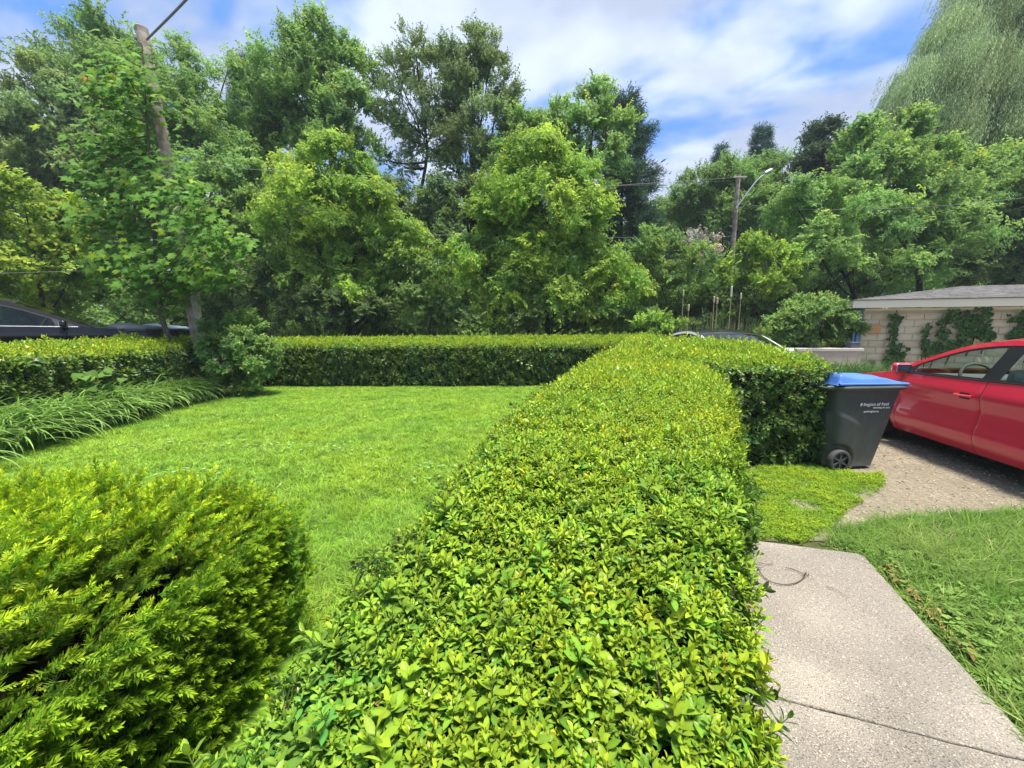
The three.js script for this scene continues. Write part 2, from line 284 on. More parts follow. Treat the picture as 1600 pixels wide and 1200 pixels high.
// a clipped hedge between two edges, each a list of [x, F, height]
function hedge(name, label, Ls, Rs, o) {
  const t = thing(name, label, 'hedge');
  const N = 60, curve = (pts) => { const c = new THREE.CatmullRomCurve3(pts.map((p) => V(p[0], p[2], -p[1])), false, 'centripetal'); return c.getSpacedPoints(N); };
  const L = curve(Ls), R = curve(Rs);
  const bump = (p) => fbm(p.x * 2.2, p.z * 2.2, o.z ?? 0, 3) * (o.bump ?? 0.05) + fbm(p.x * 9, p.z * 9, 4.4, 2) * 0.03;
  // dark twiggy inside
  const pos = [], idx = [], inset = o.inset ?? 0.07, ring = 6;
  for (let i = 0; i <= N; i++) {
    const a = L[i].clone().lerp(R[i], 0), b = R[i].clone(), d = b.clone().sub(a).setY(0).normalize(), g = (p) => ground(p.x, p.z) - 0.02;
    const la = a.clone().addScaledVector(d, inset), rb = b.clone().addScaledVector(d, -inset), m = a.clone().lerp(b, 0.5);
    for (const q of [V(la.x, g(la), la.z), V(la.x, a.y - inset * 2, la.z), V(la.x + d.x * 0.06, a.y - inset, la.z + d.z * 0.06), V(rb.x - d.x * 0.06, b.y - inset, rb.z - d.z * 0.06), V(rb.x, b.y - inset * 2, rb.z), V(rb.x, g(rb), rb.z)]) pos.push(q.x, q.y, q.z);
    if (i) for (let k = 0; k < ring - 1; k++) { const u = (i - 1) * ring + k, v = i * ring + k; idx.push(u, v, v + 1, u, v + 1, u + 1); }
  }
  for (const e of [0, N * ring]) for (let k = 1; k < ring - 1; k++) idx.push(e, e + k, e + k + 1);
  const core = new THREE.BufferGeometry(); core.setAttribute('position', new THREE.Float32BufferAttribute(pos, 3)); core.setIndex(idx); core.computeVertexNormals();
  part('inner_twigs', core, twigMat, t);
  { // clipped twig ends and a few dead leaves caught in the top
    const B = new Leaves(); B.stem([V(0, -0.05, 0), V(0.004, 0, 0), V(0.002, 0.045, 0.003)], 0.0016, C(0.2, 0.15, 0.09)); const D = new Leaves(); D.leaf(V(0, 0, 0), V(1, 0.2, 0), Y, 0.02, 0.009, { seg: 3, fold: 0.5, curl: 1.2, col: C(0.2, 0.13, 0.05) });
    const tw = new Inst(B.geo(), leafMat(W0, { transmission: 0 })), dd = new Inst(D.geo(), leafMat(W0, { transmission: 0.1 }));
    for (let k = 0; k < (o.bits ?? 0); k++) { const i = Math.floor(Math.pow(rnd(), 1.6) * N), p = L[i].clone().lerp(R[i], rnd()); p.y += bump(p) + rr(-0.02, 0.012); if (k % 3) tw.add(p, aim(jitterDir(Y, 0.4)), rr(0.6, 1.2), C(1, 1, 1).multiplyScalar(rr(0.5, 1.3))); else dd.add(p, aim(jitterDir(Y, 0.6)), rr(0.6, 1.2), C(1, 1, 1).multiplyScalar(rr(0.5, 1.3))); }
    tw.build('clipped_twigs', t); dd.build('dead_leaves', t);
  }
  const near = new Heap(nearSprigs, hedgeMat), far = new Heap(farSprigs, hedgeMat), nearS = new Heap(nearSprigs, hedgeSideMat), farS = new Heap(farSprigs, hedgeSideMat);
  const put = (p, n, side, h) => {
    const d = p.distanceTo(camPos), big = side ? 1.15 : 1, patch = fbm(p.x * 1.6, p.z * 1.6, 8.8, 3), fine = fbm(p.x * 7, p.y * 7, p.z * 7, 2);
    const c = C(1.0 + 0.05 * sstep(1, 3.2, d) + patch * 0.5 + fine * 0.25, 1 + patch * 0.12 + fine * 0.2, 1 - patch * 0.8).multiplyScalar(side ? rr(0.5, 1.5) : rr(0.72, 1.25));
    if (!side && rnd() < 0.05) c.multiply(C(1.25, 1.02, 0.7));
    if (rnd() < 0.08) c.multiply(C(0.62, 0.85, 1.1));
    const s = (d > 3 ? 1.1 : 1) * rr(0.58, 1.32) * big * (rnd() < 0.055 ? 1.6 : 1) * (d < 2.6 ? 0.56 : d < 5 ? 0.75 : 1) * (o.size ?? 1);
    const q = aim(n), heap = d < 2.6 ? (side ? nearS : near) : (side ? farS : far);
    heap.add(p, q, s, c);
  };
  for (let i = 0; i < N; i++) {
    const a = L[i], b = R[i], a2 = L[i + 1], b2 = R[i + 1], w = a.distanceTo(b), len = (a.distanceTo(a2) + b.distanceTo(b2)) / 2;
    const mid = a.clone().lerp(b2, 0.5), d = mid.distanceTo(camPos), dens = (o.dens ?? 1) * (d < 2.6 ? 5200 : d < 5 ? 2300 : 950);
    const cross = V(b.x - a.x, 0, b.z - a.z).normalize(), along = a2.clone().sub(a).setY(0).normalize();
    for (let k = 0, n = w * len * dens; k < n; k++) {
      const u = rnd(), v = rnd(), p = a.clone().lerp(b, u).lerp(a2.clone().lerp(b2, u), v), e = Math.min(u, 1 - u) * w;
      p.y += bump(p) - 0.05 * Math.pow(1 - Math.min(1, e / 0.12), 2) - 0.035 * rnd();
      const nrm = Y.clone().addScaledVector(cross, (u < 0.5 ? -1 : 1) * 0.8 * (1 - Math.min(1, e / 0.1)));
      put(p, jitterDir(nrm, 0.42), false);
      if (rnd() < 0.012) put(p.clone().add(V(0, rr(0.02, 0.05), 0)), jitterDir(nrm, 0.3), false);
    }
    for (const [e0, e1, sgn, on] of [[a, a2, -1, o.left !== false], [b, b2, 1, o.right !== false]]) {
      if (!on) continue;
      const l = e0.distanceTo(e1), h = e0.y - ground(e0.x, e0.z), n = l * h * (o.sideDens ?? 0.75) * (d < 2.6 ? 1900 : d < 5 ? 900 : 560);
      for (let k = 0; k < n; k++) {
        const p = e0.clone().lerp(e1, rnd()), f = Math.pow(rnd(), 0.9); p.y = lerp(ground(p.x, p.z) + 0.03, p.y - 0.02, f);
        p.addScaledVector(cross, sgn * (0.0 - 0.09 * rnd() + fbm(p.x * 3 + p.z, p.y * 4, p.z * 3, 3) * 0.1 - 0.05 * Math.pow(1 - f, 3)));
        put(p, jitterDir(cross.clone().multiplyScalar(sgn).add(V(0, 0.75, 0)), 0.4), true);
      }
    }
  }
  for (const [e, sgn] of [[0, -1], [N, 1]]) {
    if (!(sgn < 0 ? o.startCap : o.endCap)) continue;
    const a = L[e], b = R[e], w = a.distanceTo(b), along = (sgn < 0 ? L[0].clone().sub(L[1]) : L[N].clone().sub(L[N - 1])).setY(0).normalize();
    for (let k = 0, n = w * a.y * 650; k < n; k++) {
      const p = a.clone().lerp(b, rnd()), top = p.y; p.y = lerp(ground(p.x, p.z) + 0.03, top, rnd()); p.addScaledVector(along, rr(-0.06, 0.03) + fbm(p.x * 3, p.y * 4, p.z * 3, 3) * 0.08);
      put(p, jitterDir(along.clone().add(V(0, 0.75, 0)), 0.4), true);
    }
  }
  return [t, [near, far, nearS, farS]];
}
seed(21);
const hedgeL = [[-0.62, 0.02, 0.86], [-0.53, 0.3, 0.88], [-0.43, 0.51, 0.91], [-0.37, 0.72, 1.0], [-0.25, 0.96, 1.07], [0, 2.0, 1.12], [0.37, 3.06, 1.12], [0.95, 4.7, 1.12], [1.72, 6.7, 1.13], [2.9, 10.3, 1.13], [3.1, 11.2, 1.2]];
const hedgeR = [[0.16, 0.02, 0.88], [0.29, 0.3, 0.9], [0.39, 0.51, 0.94], [0.50, 0.76, 1.01], [0.66, 1.05, 1.08], [1.19, 2.08, 1.1], [1.66, 3.05, 1.1], [2.05, 4.3, 1.12], [2.75, 6.4, 1.2], [3.55, 9.9, 1.26], [3.8, 11.3, 1.27]];
{
  const [t, heaps] = hedge('clipped_hedge', 'long clipped hedge from the bottom of the picture to the back, beside the concrete path', hedgeL, hedgeR, { bump: 0.028, bits: 420 });
  buildWithPieces(heaps, 'leaf_sprig', 'foliage', t, 300, (p) => p.y > 0.75);
}
{
  const [t, heaps] = hedge('clipped_hedge', 'short clipped hedge arm with a dark leafy face, ending beside the wheeled bin', [[1.75, 4.3, 1.11], [2.4, 4.2, 1.11], [3.0, 4.17, 1.1], [3.42, 4.2, 1.08]], [[2.2, 6.5, 1.3], [2.75, 6.35, 1.31], [3.2, 6.0, 1.29], [3.52, 5.3, 1.22]], { startCap: false, endCap: true, sideDens: 1.1, z: 3 });
  buildWithPieces(heaps, 'leaf_sprig', 'foliage', t, 300, (p) => p.z > -4.5);
}
{
  const g = (x, F) => ground(x, -F);
  const [t, heaps] = hedge('clipped_hedge', 'straight clipped hedge along the back edge of the lawn', [[-7.0, 11.3, 1.16], [-3, 11.4, 1.2], [1, 11.5, 1.22], [3.3, 11.4, 1.25]], [[-7.0, 10.35, 0.99], [-3, 10.4, 1.0], [1, 10.45, 1.01], [3.0, 10.45, 1.03]], { sideDens: 1.0, z: 6, size: 1.1, dens: 0.9 });
  for (const h of heaps) h.build('foliage', t);
}
{
  const [t, heaps] = hedge('clipped_hedge', 'uneven shaggy hedge along the left edge of the lawn, behind the strap-leaved border', [[-8.3, 2.6, 1.2], [-8.3, 4.5, 1.2], [-8.25, 6.5, 1.2], [-8.1, 8.2, 1.24], [-8.0, 10.2, 1.22]], [[-6.6, 2.6, 1.12], [-6.68, 4.5, 1.1], [-6.75, 6.0, 1.06], [-6.78, 7.6, 1.04], [-7.35, 9.0, 1.0]], { sideDens: 0.85, z: 9, bump: 0.14, size: 1.25, dens: 0.8 });
  for (const h of heaps) h.build('foliage', t);
}
// ---------------------------------------------------------------- yew mound in the left foreground
seed(31);
function makeYewSprig() {
  const B = new Leaves(), L = rr(0.05, 0.095), bend = rr(0.1, 0.6), pts = [], young = C(1.85, 1.5, 0.6), old = C(0.42, 0.64, 0.75);
  for (let k = 0; k <= 6; k++) { const t = k / 6; pts.push(V(bend * L * t * t * 0.7, L * t * (1 - bend * 0.2 * t), 0)); }
  B.stem(pts, 0.0014, C(0.6, 0.9, 0.4));
  const n = Math.round(L * 560), curve = new THREE.CatmullRomCurve3(pts);
  for (let k = 0; k < n; k++) {
    const t = (k + 0.5) / n, p = curve.getPoint(t), d = curve.getTangent(t), a = (k % 2 ? 0 : Math.PI) + rr(-1.3, 1.3), s = V(0, 0, 1).applyAxisAngle(d, a), lean = lerp(1.0, 0.42, t * t);
    const dir = d.clone().multiplyScalar(Math.cos(lean)).addScaledVector(s, Math.sin(lean)).add(V(0, rr(-0.08, 0.16), 0)).normalize();
    const c = old.clone().lerp(young, Math.pow(t, 0.9) * rr(0.75, 1.1)).multiplyScalar(rr(0.85, 1.15));
    B.flat(p, dir, V(0, 0, 0).crossVectors(dir, s).add(V(rr(-0.3, 0.3), rr(-0.3, 0.3), rr(-0.3, 0.3))), rr(0.019, 0.027) * (1 - 0.4 * t * t), 0.0043, c);
  }
  return B.geo();
}
const yewSprigs = Array.from({ length: 6 }, makeYewSprig);
const yewMat = leafMat(C(0.235, 0.38, 0.022), { transmission: 0.38, clearcoat: 0.12, clearcoatRoughness: 0.4 });
{
  const t = thing('yew_bush', 'low spreading yew bush with feathery yellow green shoots, filling the lower left corner', 'bush');
  const edge = 0.16;
  // plan: x from -3.4 to the right-hand edge, F from 0.1 to 1.9
  const rx = (F) => -1.03 - 0.1 * Math.pow((F - 1.1) / 0.9, 2) + 0.07 * fbm(F * 2.3, 1.1, 0, 3), fFar = (x) => 1.86 - 0.22 * Math.pow(Math.max(0, (x + 1.5) / 0.7), 2) + 0.08 * fbm(x * 2.3, 5.1, 0, 3);
  const topAt = (x, F) => {
    const e = Math.min(rx(F) - x, fFar(x) - F), m = fbm(x * 2.1, F * 2.1, 1.7, 3), hollow = sstep(0.13, 0.38, fbm(x * 3.1 + 9, F * 3.1 + 2, 6.1, 3));
    return 0.86 + m * 0.16 - 0.22 * hollow - 0.3 * Math.pow(1 - Math.min(1, Math.max(0, e) / 0.28), 2);
  };
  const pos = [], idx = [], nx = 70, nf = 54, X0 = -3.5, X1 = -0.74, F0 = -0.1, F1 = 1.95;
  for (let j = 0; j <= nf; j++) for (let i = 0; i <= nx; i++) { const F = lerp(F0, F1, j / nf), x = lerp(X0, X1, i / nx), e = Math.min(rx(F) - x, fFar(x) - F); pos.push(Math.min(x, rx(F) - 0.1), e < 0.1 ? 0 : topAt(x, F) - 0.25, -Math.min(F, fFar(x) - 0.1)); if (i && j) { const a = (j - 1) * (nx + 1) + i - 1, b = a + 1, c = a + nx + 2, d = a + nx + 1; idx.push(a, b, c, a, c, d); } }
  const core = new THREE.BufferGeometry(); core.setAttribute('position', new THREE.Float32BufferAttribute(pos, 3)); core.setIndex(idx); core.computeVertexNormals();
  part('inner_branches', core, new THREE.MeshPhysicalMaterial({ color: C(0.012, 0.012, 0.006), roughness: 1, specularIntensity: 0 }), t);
  const heap = new Heap(yewSprigs, yewMat);
  const grad = (x, F) => V(-(topAt(x + 0.03, F) - topAt(x - 0.03, F)) / 0.06, 1, (topAt(x, F + 0.03) - topAt(x, F - 0.03)) / 0.06);
  // shoots: a short branch tip with side shoots to left and right and one at its end
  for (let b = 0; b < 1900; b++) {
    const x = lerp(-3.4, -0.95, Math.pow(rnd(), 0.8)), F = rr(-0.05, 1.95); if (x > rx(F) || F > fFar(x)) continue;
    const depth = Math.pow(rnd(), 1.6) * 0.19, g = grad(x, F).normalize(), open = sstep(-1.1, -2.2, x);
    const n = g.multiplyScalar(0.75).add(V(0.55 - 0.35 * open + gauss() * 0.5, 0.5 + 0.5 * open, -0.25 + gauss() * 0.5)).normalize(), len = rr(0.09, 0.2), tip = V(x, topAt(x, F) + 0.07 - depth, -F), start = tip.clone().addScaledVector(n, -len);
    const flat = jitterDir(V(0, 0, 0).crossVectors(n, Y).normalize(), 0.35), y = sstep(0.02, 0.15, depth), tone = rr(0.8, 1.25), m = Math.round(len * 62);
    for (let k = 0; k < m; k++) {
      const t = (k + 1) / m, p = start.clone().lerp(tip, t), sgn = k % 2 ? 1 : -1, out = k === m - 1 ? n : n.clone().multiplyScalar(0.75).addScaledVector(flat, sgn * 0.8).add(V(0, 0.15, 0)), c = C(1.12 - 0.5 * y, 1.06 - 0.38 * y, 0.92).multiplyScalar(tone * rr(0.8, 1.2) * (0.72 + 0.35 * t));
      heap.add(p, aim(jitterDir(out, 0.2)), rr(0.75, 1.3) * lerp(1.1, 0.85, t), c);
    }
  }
  const side = (x, F, nx_, nf_) => {
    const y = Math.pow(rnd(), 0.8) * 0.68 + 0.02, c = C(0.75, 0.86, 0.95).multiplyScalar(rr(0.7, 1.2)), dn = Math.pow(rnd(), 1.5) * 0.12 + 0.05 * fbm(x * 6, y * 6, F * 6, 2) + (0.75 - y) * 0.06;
    heap.add(V(x - nx_ * dn, y, -F + nf_ * dn), aim(jitterDir(V(nx_, 0.5, -nf_), 0.5)), rr(0.75, 1.3), c);
  };
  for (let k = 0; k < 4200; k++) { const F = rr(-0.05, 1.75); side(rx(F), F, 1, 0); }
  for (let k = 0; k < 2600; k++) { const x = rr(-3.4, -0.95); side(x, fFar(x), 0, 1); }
  buildWithPieces([heap], 'needle_shoot', 'needle_foliage', t, 300, (p) => p.y > 0.6 && p.z < -0.35);
}

// ---------------------------------------------------------------- grass
seed(41);
function makeTuft(n, h, w, lean) {
  const B = new Leaves();
  for (let k = 0; k < n; k++) {
    const a = rr(0, 6.28), l = h * rr(0.55, 1.2), o = V(rr(-0.03, 0.03), -0.01, rr(-0.03, 0.03)), b = lean * rr(0.3, 1.3), pts = [0, 0.5, 1].map((t) => V(o.x + Math.cos(a) * b * l * t * t, o.y + l * t * (1 - 0.25 * b * t), o.z + Math.sin(a) * b * l * t * t));
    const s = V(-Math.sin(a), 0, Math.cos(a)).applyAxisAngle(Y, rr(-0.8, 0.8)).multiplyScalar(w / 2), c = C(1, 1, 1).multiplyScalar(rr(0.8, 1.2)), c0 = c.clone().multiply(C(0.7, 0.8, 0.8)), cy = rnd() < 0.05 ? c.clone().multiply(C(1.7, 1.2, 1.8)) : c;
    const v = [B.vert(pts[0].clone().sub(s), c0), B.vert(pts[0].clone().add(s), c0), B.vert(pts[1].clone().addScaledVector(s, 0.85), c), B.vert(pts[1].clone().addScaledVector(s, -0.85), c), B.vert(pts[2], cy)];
    B.i.push(v[0], v[1], v[2], v[0], v[2], v[3], v[3], v[2], v[4]);
  }
  return B.geo();
}
const grassMat = leafMat(C(0.285, 0.46, 0.05), { transmission: 0.42 });
const lawnPoly = [[-6.75, 2.0], [-6.7, 9.2], [-6.9, 10.4], [3.0, 10.5], [1.72, 6.7], [0.4, 3.06], [0.05, 2.0], [-0.2, 1.0], [-0.3, 0.2], [-1.5, 0.2], [-6.6, 0.3]];
{
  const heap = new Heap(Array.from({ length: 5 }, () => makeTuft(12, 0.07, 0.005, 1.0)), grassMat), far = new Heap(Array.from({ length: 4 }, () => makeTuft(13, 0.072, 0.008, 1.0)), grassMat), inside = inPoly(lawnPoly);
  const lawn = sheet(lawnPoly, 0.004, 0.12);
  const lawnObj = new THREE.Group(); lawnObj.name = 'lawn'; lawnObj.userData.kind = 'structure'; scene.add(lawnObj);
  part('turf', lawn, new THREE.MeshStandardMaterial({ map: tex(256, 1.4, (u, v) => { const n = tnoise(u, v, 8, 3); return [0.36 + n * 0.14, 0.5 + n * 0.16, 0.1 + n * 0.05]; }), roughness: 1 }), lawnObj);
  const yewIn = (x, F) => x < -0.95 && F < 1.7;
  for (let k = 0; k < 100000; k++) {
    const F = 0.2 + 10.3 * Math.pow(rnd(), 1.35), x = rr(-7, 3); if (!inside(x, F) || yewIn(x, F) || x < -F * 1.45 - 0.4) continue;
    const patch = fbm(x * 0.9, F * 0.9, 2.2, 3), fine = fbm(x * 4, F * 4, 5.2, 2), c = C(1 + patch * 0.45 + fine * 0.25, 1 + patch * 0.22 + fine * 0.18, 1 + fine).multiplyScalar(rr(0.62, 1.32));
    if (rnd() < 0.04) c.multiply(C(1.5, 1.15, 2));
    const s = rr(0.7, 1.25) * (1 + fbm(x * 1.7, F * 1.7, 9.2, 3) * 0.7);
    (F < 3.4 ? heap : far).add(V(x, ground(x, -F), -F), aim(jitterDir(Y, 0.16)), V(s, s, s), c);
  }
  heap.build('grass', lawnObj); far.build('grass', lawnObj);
  // pale seeding heads and clover patches
  const B = new Leaves(); for (let k = 0; k < 7; k++) { const a = k * 0.9; B.leaf(V(0, 0.055, 0), V(Math.cos(a), 0.35, Math.sin(a)), Y, 0.02, 0.014, { seg: 2, fold: 0.2, col: C(1, 1, 1), wide: 0.6 }); }
  const clover = new Inst(B.geo(), leafMat(C(0.26, 0.43, 0.14), { transmission: 0.3 }));
  for (const [qx, qy, r, n] of [[460, 655, 0.55, 90], [430, 700, 0.4, 90], [545, 705, 0.35, 60], [665, 735, 0.3, 40], [690, 755, 0.25, 40], [300, 745, 0.3, 60], [250, 700, 0.35, 60], [600, 640, 0.5, 40]]) {
    const p = onLevel(qx, qy, 0); for (let k = 0; k < n * 0.7; k++) { const x = p.x + gauss() * r * 2.2, z = p.z + gauss() * r * 0.6; if (inside(x, -z)) clover.add(V(x, ground(x, z), z), aim(jitterDir(Y, 0.3)), rr(0.6, 1.2), C(1, 1, 1).multiplyScalar(rr(0.7, 1.2))); }
  }
  clover.build('clover', lawnObj);
}
{ // longer, darker grass on the right, and the yellow green creeping ground cover
  const g = new THREE.Group(); g.name = 'rough_grass'; g.userData.kind = 'structure'; scene.add(g);
  const slabR = px0([[1347, 866], [1600, 1151]]), poly = [...px0([[1290, 836], [1390, 812], [1500, 804], [1680, 796]]), [8, 2.6], [8, 0.2], ...px0([[1720, 1290]]), ...px0([[1604, 1151], [1349, 868], [1285, 852]])], inside = inPoly(poly);
  const mat = leafMat(C(0.17, 0.29, 0.05), { transmission: 0.4 });
  part('turf', sheet(poly, 0.005, 0.05), new THREE.MeshStandardMaterial({ map: soilTex, color: C(0.8, 0.9, 0.7), roughness: 1 }), g);
  const heap = new Heap(Array.from({ length: 5 }, () => makeTuft(13, 0.09, 0.0055, 1.5)), mat);
  for (let k = 0; k < 15000; k++) {
    const x = rr(1.5, 6), F = rr(0.3, 3.2); if (!inside(x, F)) continue;
    const p = fbm(x * 1.8, F * 1.8, 4, 3), c = C(1 + p * 0.8, 1 + p * 0.35, 1 + p).multiplyScalar(rr(0.75, 1.25)); if (rnd() < 0.05) c.multiply(C(2.2, 1.5, 3));
    heap.add(V(x, ground(x, -F), -F), aim(jitterDir(V(-0.35, 1, 0.15), 0.35)), rr(0.55, 1.25) * (1 + p * 0.6), c);
  }
  heap.build('grass', g);
  const B = new Leaves(); for (let k = 0; k < 6; k++) { const a = k * 1.05 + rr(-0.2, 0.2); B.leaf(V(0, rr(0.02, 0.05), 0), V(Math.cos(a), rr(0.1, 0.5), Math.sin(a)), Y, 0.028, 0.024, { seg: 2, fold: 0.2, wide: 0.6 }); }
  const weeds = new Inst(B.geo(), leafMat(C(0.15, 0.25, 0.05), { transmission: 0.35 }));
  for (let k = 0; k < 260; k++) { const t = Math.pow(rnd(), 0.8), x = lerp(slabR[0][0], slabR[1][0], t) + 0.05 + Math.abs(gauss()) * 0.45, F = lerp(slabR[0][1], slabR[1][1], t) + 0.1 * gauss(); if (inside(x, F)) weeds.add(V(x, 0.02, -F), aim(jitterDir(Y, 0.4)), rr(0.4, 1.2), C(1, 1, 1).multiplyScalar(rr(0.6, 1.4))); }
  weeds.build('weeds', g);
  // dead yellow leaves along the slab edge
  const D = new Leaves(); D.leaf(V(0, 0, 0), V(1, 0.1, 0), Y, 0.04, 0.022, { seg: 3, fold: 0.4, curl: 0.9 });
  const dead = new Inst(D.geo(), leafMat(C(0.24, 0.18, 0.06), { transmission: 0.1 }));
  for (let k = 0; k < 150; k++) { const t = rr(0.15, 0.75), x = lerp(slabR[0][0], slabR[1][0], t) + 0.03 + Math.abs(gauss()) * 0.05, F = lerp(slabR[0][1], slabR[1][1], t); dead.add(V(x, rr(0.02, 0.06), -F), aim(jitterDir(Y, 0.5)), rr(0.5, 1), C(1, 1, 1).multiplyScalar(rr(0.5, 1.3))); }
  dead.build('dead_leaves', g);
}
{
  const g = new THREE.Group(); g.name = 'ground_cover'; g.userData.kind = 'stuff'; g.userData.label = 'bright yellow green creeping plants between the hedge, the path and the gravel'; g.userData.category = 'ground cover'; scene.add(g);
  const core = px0([[1150, 740], [1240, 722], [1330, 742], [1388, 742], [1366, 775], [1330, 795], [1290, 832], [1250, 850], [1130, 842]]), inside = inPoly(core);
  const B = [];
  for (let v = 0; v < 3; v++) { const L = new Leaves(); for (let k = 0; k < 22; k++) { const a = rr(0, 6.28), r = rr(0, 0.045); L.flat(V(Math.cos(a) * r, rr(0.0, 0.05), Math.sin(a) * r), V(Math.cos(a + rr(-1, 1)), rr(0.1, 0.9), Math.sin(a + rr(-1, 1))).normalize(), Y, rr(0.014, 0.022), rr(0.008, 0.012), C(1, 1, 1).multiplyScalar(rr(0.7, 1.25))); } B[v] = L.geo(); }
  const heap = new Heap(B, leafMat(C(0.225, 0.36, 0.02), { transmission: 0.35 }));
  for (let k = 0; k < 19000; k++) {
    const x = rr(1.2, 4.3), F = rr(2.4, 4.5), w = fbm(x * 3, F * 3, 6, 3) * 0.35; if (!inside(x + w, F + w * 0.6)) continue;
    const p = fbm(x * 2.2, F * 2.2, 3, 3); if (p + gauss() * 0.12 < -0.3 || rnd() < 0.12) continue;
    heap.add(V(x, ground(x, -F) + 0.006, -F), aim(jitterDir(Y, 0.25)), rr(0.45, 0.95) * (1 + p * 0.6), C(1 + p * 0.7, 1 + p * 0.2, 1).multiplyScalar(rr(0.75, 1.2)));
  }
  heap.build('creeping_leaves', g);
}
// ---------------------------------------------------------------- strap-leaved border in front of the left hedge
seed(51);
{
  const t = thing('daylily_border', 'dense border of arching strap-like green leaves along the foot of the left hedge', 'plants');
  const blades = Array.from({ length: 6 }, () => {
    const B = new Leaves(), L = rr(0.65, 0.95), bend = rr(1.3, 2.2), seg = 9, w = rr(0.012, 0.017); let prev = null, p = V(0, 0, 0), a = rr(0.1, 0.35);
    for (let k = 0; k <= seg; k++) {
      const tt = k / seg, ww = w * (tt < 0.15 ? 0.75 : 1) * Math.pow(1 - tt * tt * tt, 0.7), c = C(0.8 + 0.35 * tt, 0.85 + 0.25 * tt, 0.8 + 0.3 * tt);
      const up = V(-Math.cos(a), Math.sin(a), 0), row = [B.vert(p.clone().add(V(0, 0, -ww)).addScaledVector(up, ww * 0.4), c), B.vert(p, c.clone().multiplyScalar(0.85)), B.vert(p.clone().add(V(0, 0, ww)).addScaledVector(up, ww * 0.4), c)];
      if (prev) for (const [i, j] of [[0, 1], [1, 2]]) B.i.push(prev[i], prev[j], row[j], prev[i], row[j], row[i]);
      prev = row; p = p.clone().add(V(Math.sin(a), Math.cos(a), 0).multiplyScalar(L / seg)); a += (bend / seg) * (0.5 + tt * 1.3);
    }
    return B.geo();
  });
  const mat = leafMat(C(0.21, 0.37, 0.075), { transmission: 0.34, clearcoat: 0.5, clearcoatRoughness: 0.32 }), heap = new Heap(blades, mat);
  for (let i = 0; i < 420; i++) {
    const F = lerp(2.6, 8.9, rnd()), front = lerp(-5.6, -6.75, Math.pow(sstep(3.4, 9.0, F), 0.8)), x = rr(front - 0.15, -6.75) + (F < 4 ? 0.1 : 0); if (x < -7.1) continue;
    const p = V(x, ground(x, -F), -F), n = 7 + Math.floor(rnd() * 5), tone = rr(0.8, 1.2);
    for (let k = 0; k < n; k++) {
      const a = rnd() < 0.65 ? rr(-1.3, 1.1) : rr(0, 6.28), q = new THREE.Quaternion().setFromAxisAngle(Y, a).multiply(new THREE.Quaternion().setFromAxisAngle(V(0, 0, 1), rr(-0.5, 0.25)));
      heap.add(p.clone().add(V(rr(-0.07, 0.07), 0, rr(-0.07, 0.07))), q, rr(0.7, 1.12) * (F > 7 ? 0.9 : 1), C(1, 1, 1).multiplyScalar(tone * rr(0.75, 1.3)));
    }
  }
  buildWithPieces([heap], 'strap_leaf', 'strap_leaves', t, 300, (p) => p.x > -6.35);
}
// ---------------------------------------------------------------- trees and shrubs
seed(61);
const W1 = C(1, 1, 1);
function sprayBroad(n, len, leafL, leafW, droop) { // a leafy twig with leaves to both sides, drooping at its end
  const B = new Leaves(); let p = V(0, 0, 0), a = 0;
  for (let k = 0; k < n; k++) {
    const t = k / n, dir = V(Math.sin(a), Math.cos(a), 0); p = p.clone().addScaledVector(dir, len / n); a += droop / n;
    const s = k % 2 ? 1 : -1, d = dir.clone().multiplyScalar(rr(0.3, 0.8)).add(V(rr(-0.3, 0.3), rr(-0.5, 0.2), s * rr(0.6, 1))).normalize(), c = W1.clone().multiplyScalar(rr(0.75, 1.25)).multiply(C(1 + 0.25 * t, 1 + 0.08 * t, 1));
    B.flat(p.clone().add(V(rr(-0.05, 0.05), rr(-0.03, 0.03), rr(-0.05, 0.05)).multiplyScalar(len)), d, V(rr(-0.5, 0.9), 1, rr(-0.6, 0.6)), leafL * rr(0.7, 1.2), leafW * rr(0.8, 1.2), c);
  }
  return B.geo();
}
function sprayNeedle(n, len, L, w) {
  const B = new Leaves(); const arms = 5;
  for (let j = 0; j < arms; j++) { const a0 = rr(-0.9, 0.9), b0 = rr(-0.5, 0.5), dir0 = V(Math.sin(a0), Math.cos(a0) * Math.cos(b0), Math.sin(b0)).normalize(); for (let k = 0; k < n / arms; k++) { const t = rnd(), p = dir0.clone().multiplyScalar(len * t); const d = dir0.clone().multiplyScalar(0.8).add(V(rr(-1, 1), rr(-1, 1), rr(-1, 1))).normalize(); B.flat(p, d, V(rr(-1, 1), 1, rr(-1, 1)), L * rr(0.7, 1.2), w, W1.clone().multiplyScalar(rr(0.65, 1.25))); } }
  return B.geo();
}
function sprayWillow(n, len) {
  const B = new Leaves();
  for (let s = 0; s < 4; s++) { const ox = rr(-0.25, 0.25), oz = rr(-0.25, 0.25), l = len * rr(0.6, 1.1), sway = rr(-0.1, 0.1);
    for (let k = 0; k < n / 4; k++) { const t = (k + rnd()) / (n / 4), p = V(ox + sway * t * l, -l * t, oz + sway * t * l), a = rr(0, 6.28), d = V(Math.cos(a) * 0.45, -1, Math.sin(a) * 0.45).normalize(); B.flat(p, d, V(Math.cos(a + 1.5), 0.4, Math.sin(a + 1.5)), rr(0.10, 0.16), 0.024, W1.clone().multiplyScalar(rr(0.75, 1.3))); } }
  return B.geo();
}
const many = (n, f) => Array.from({ length: n }, f);
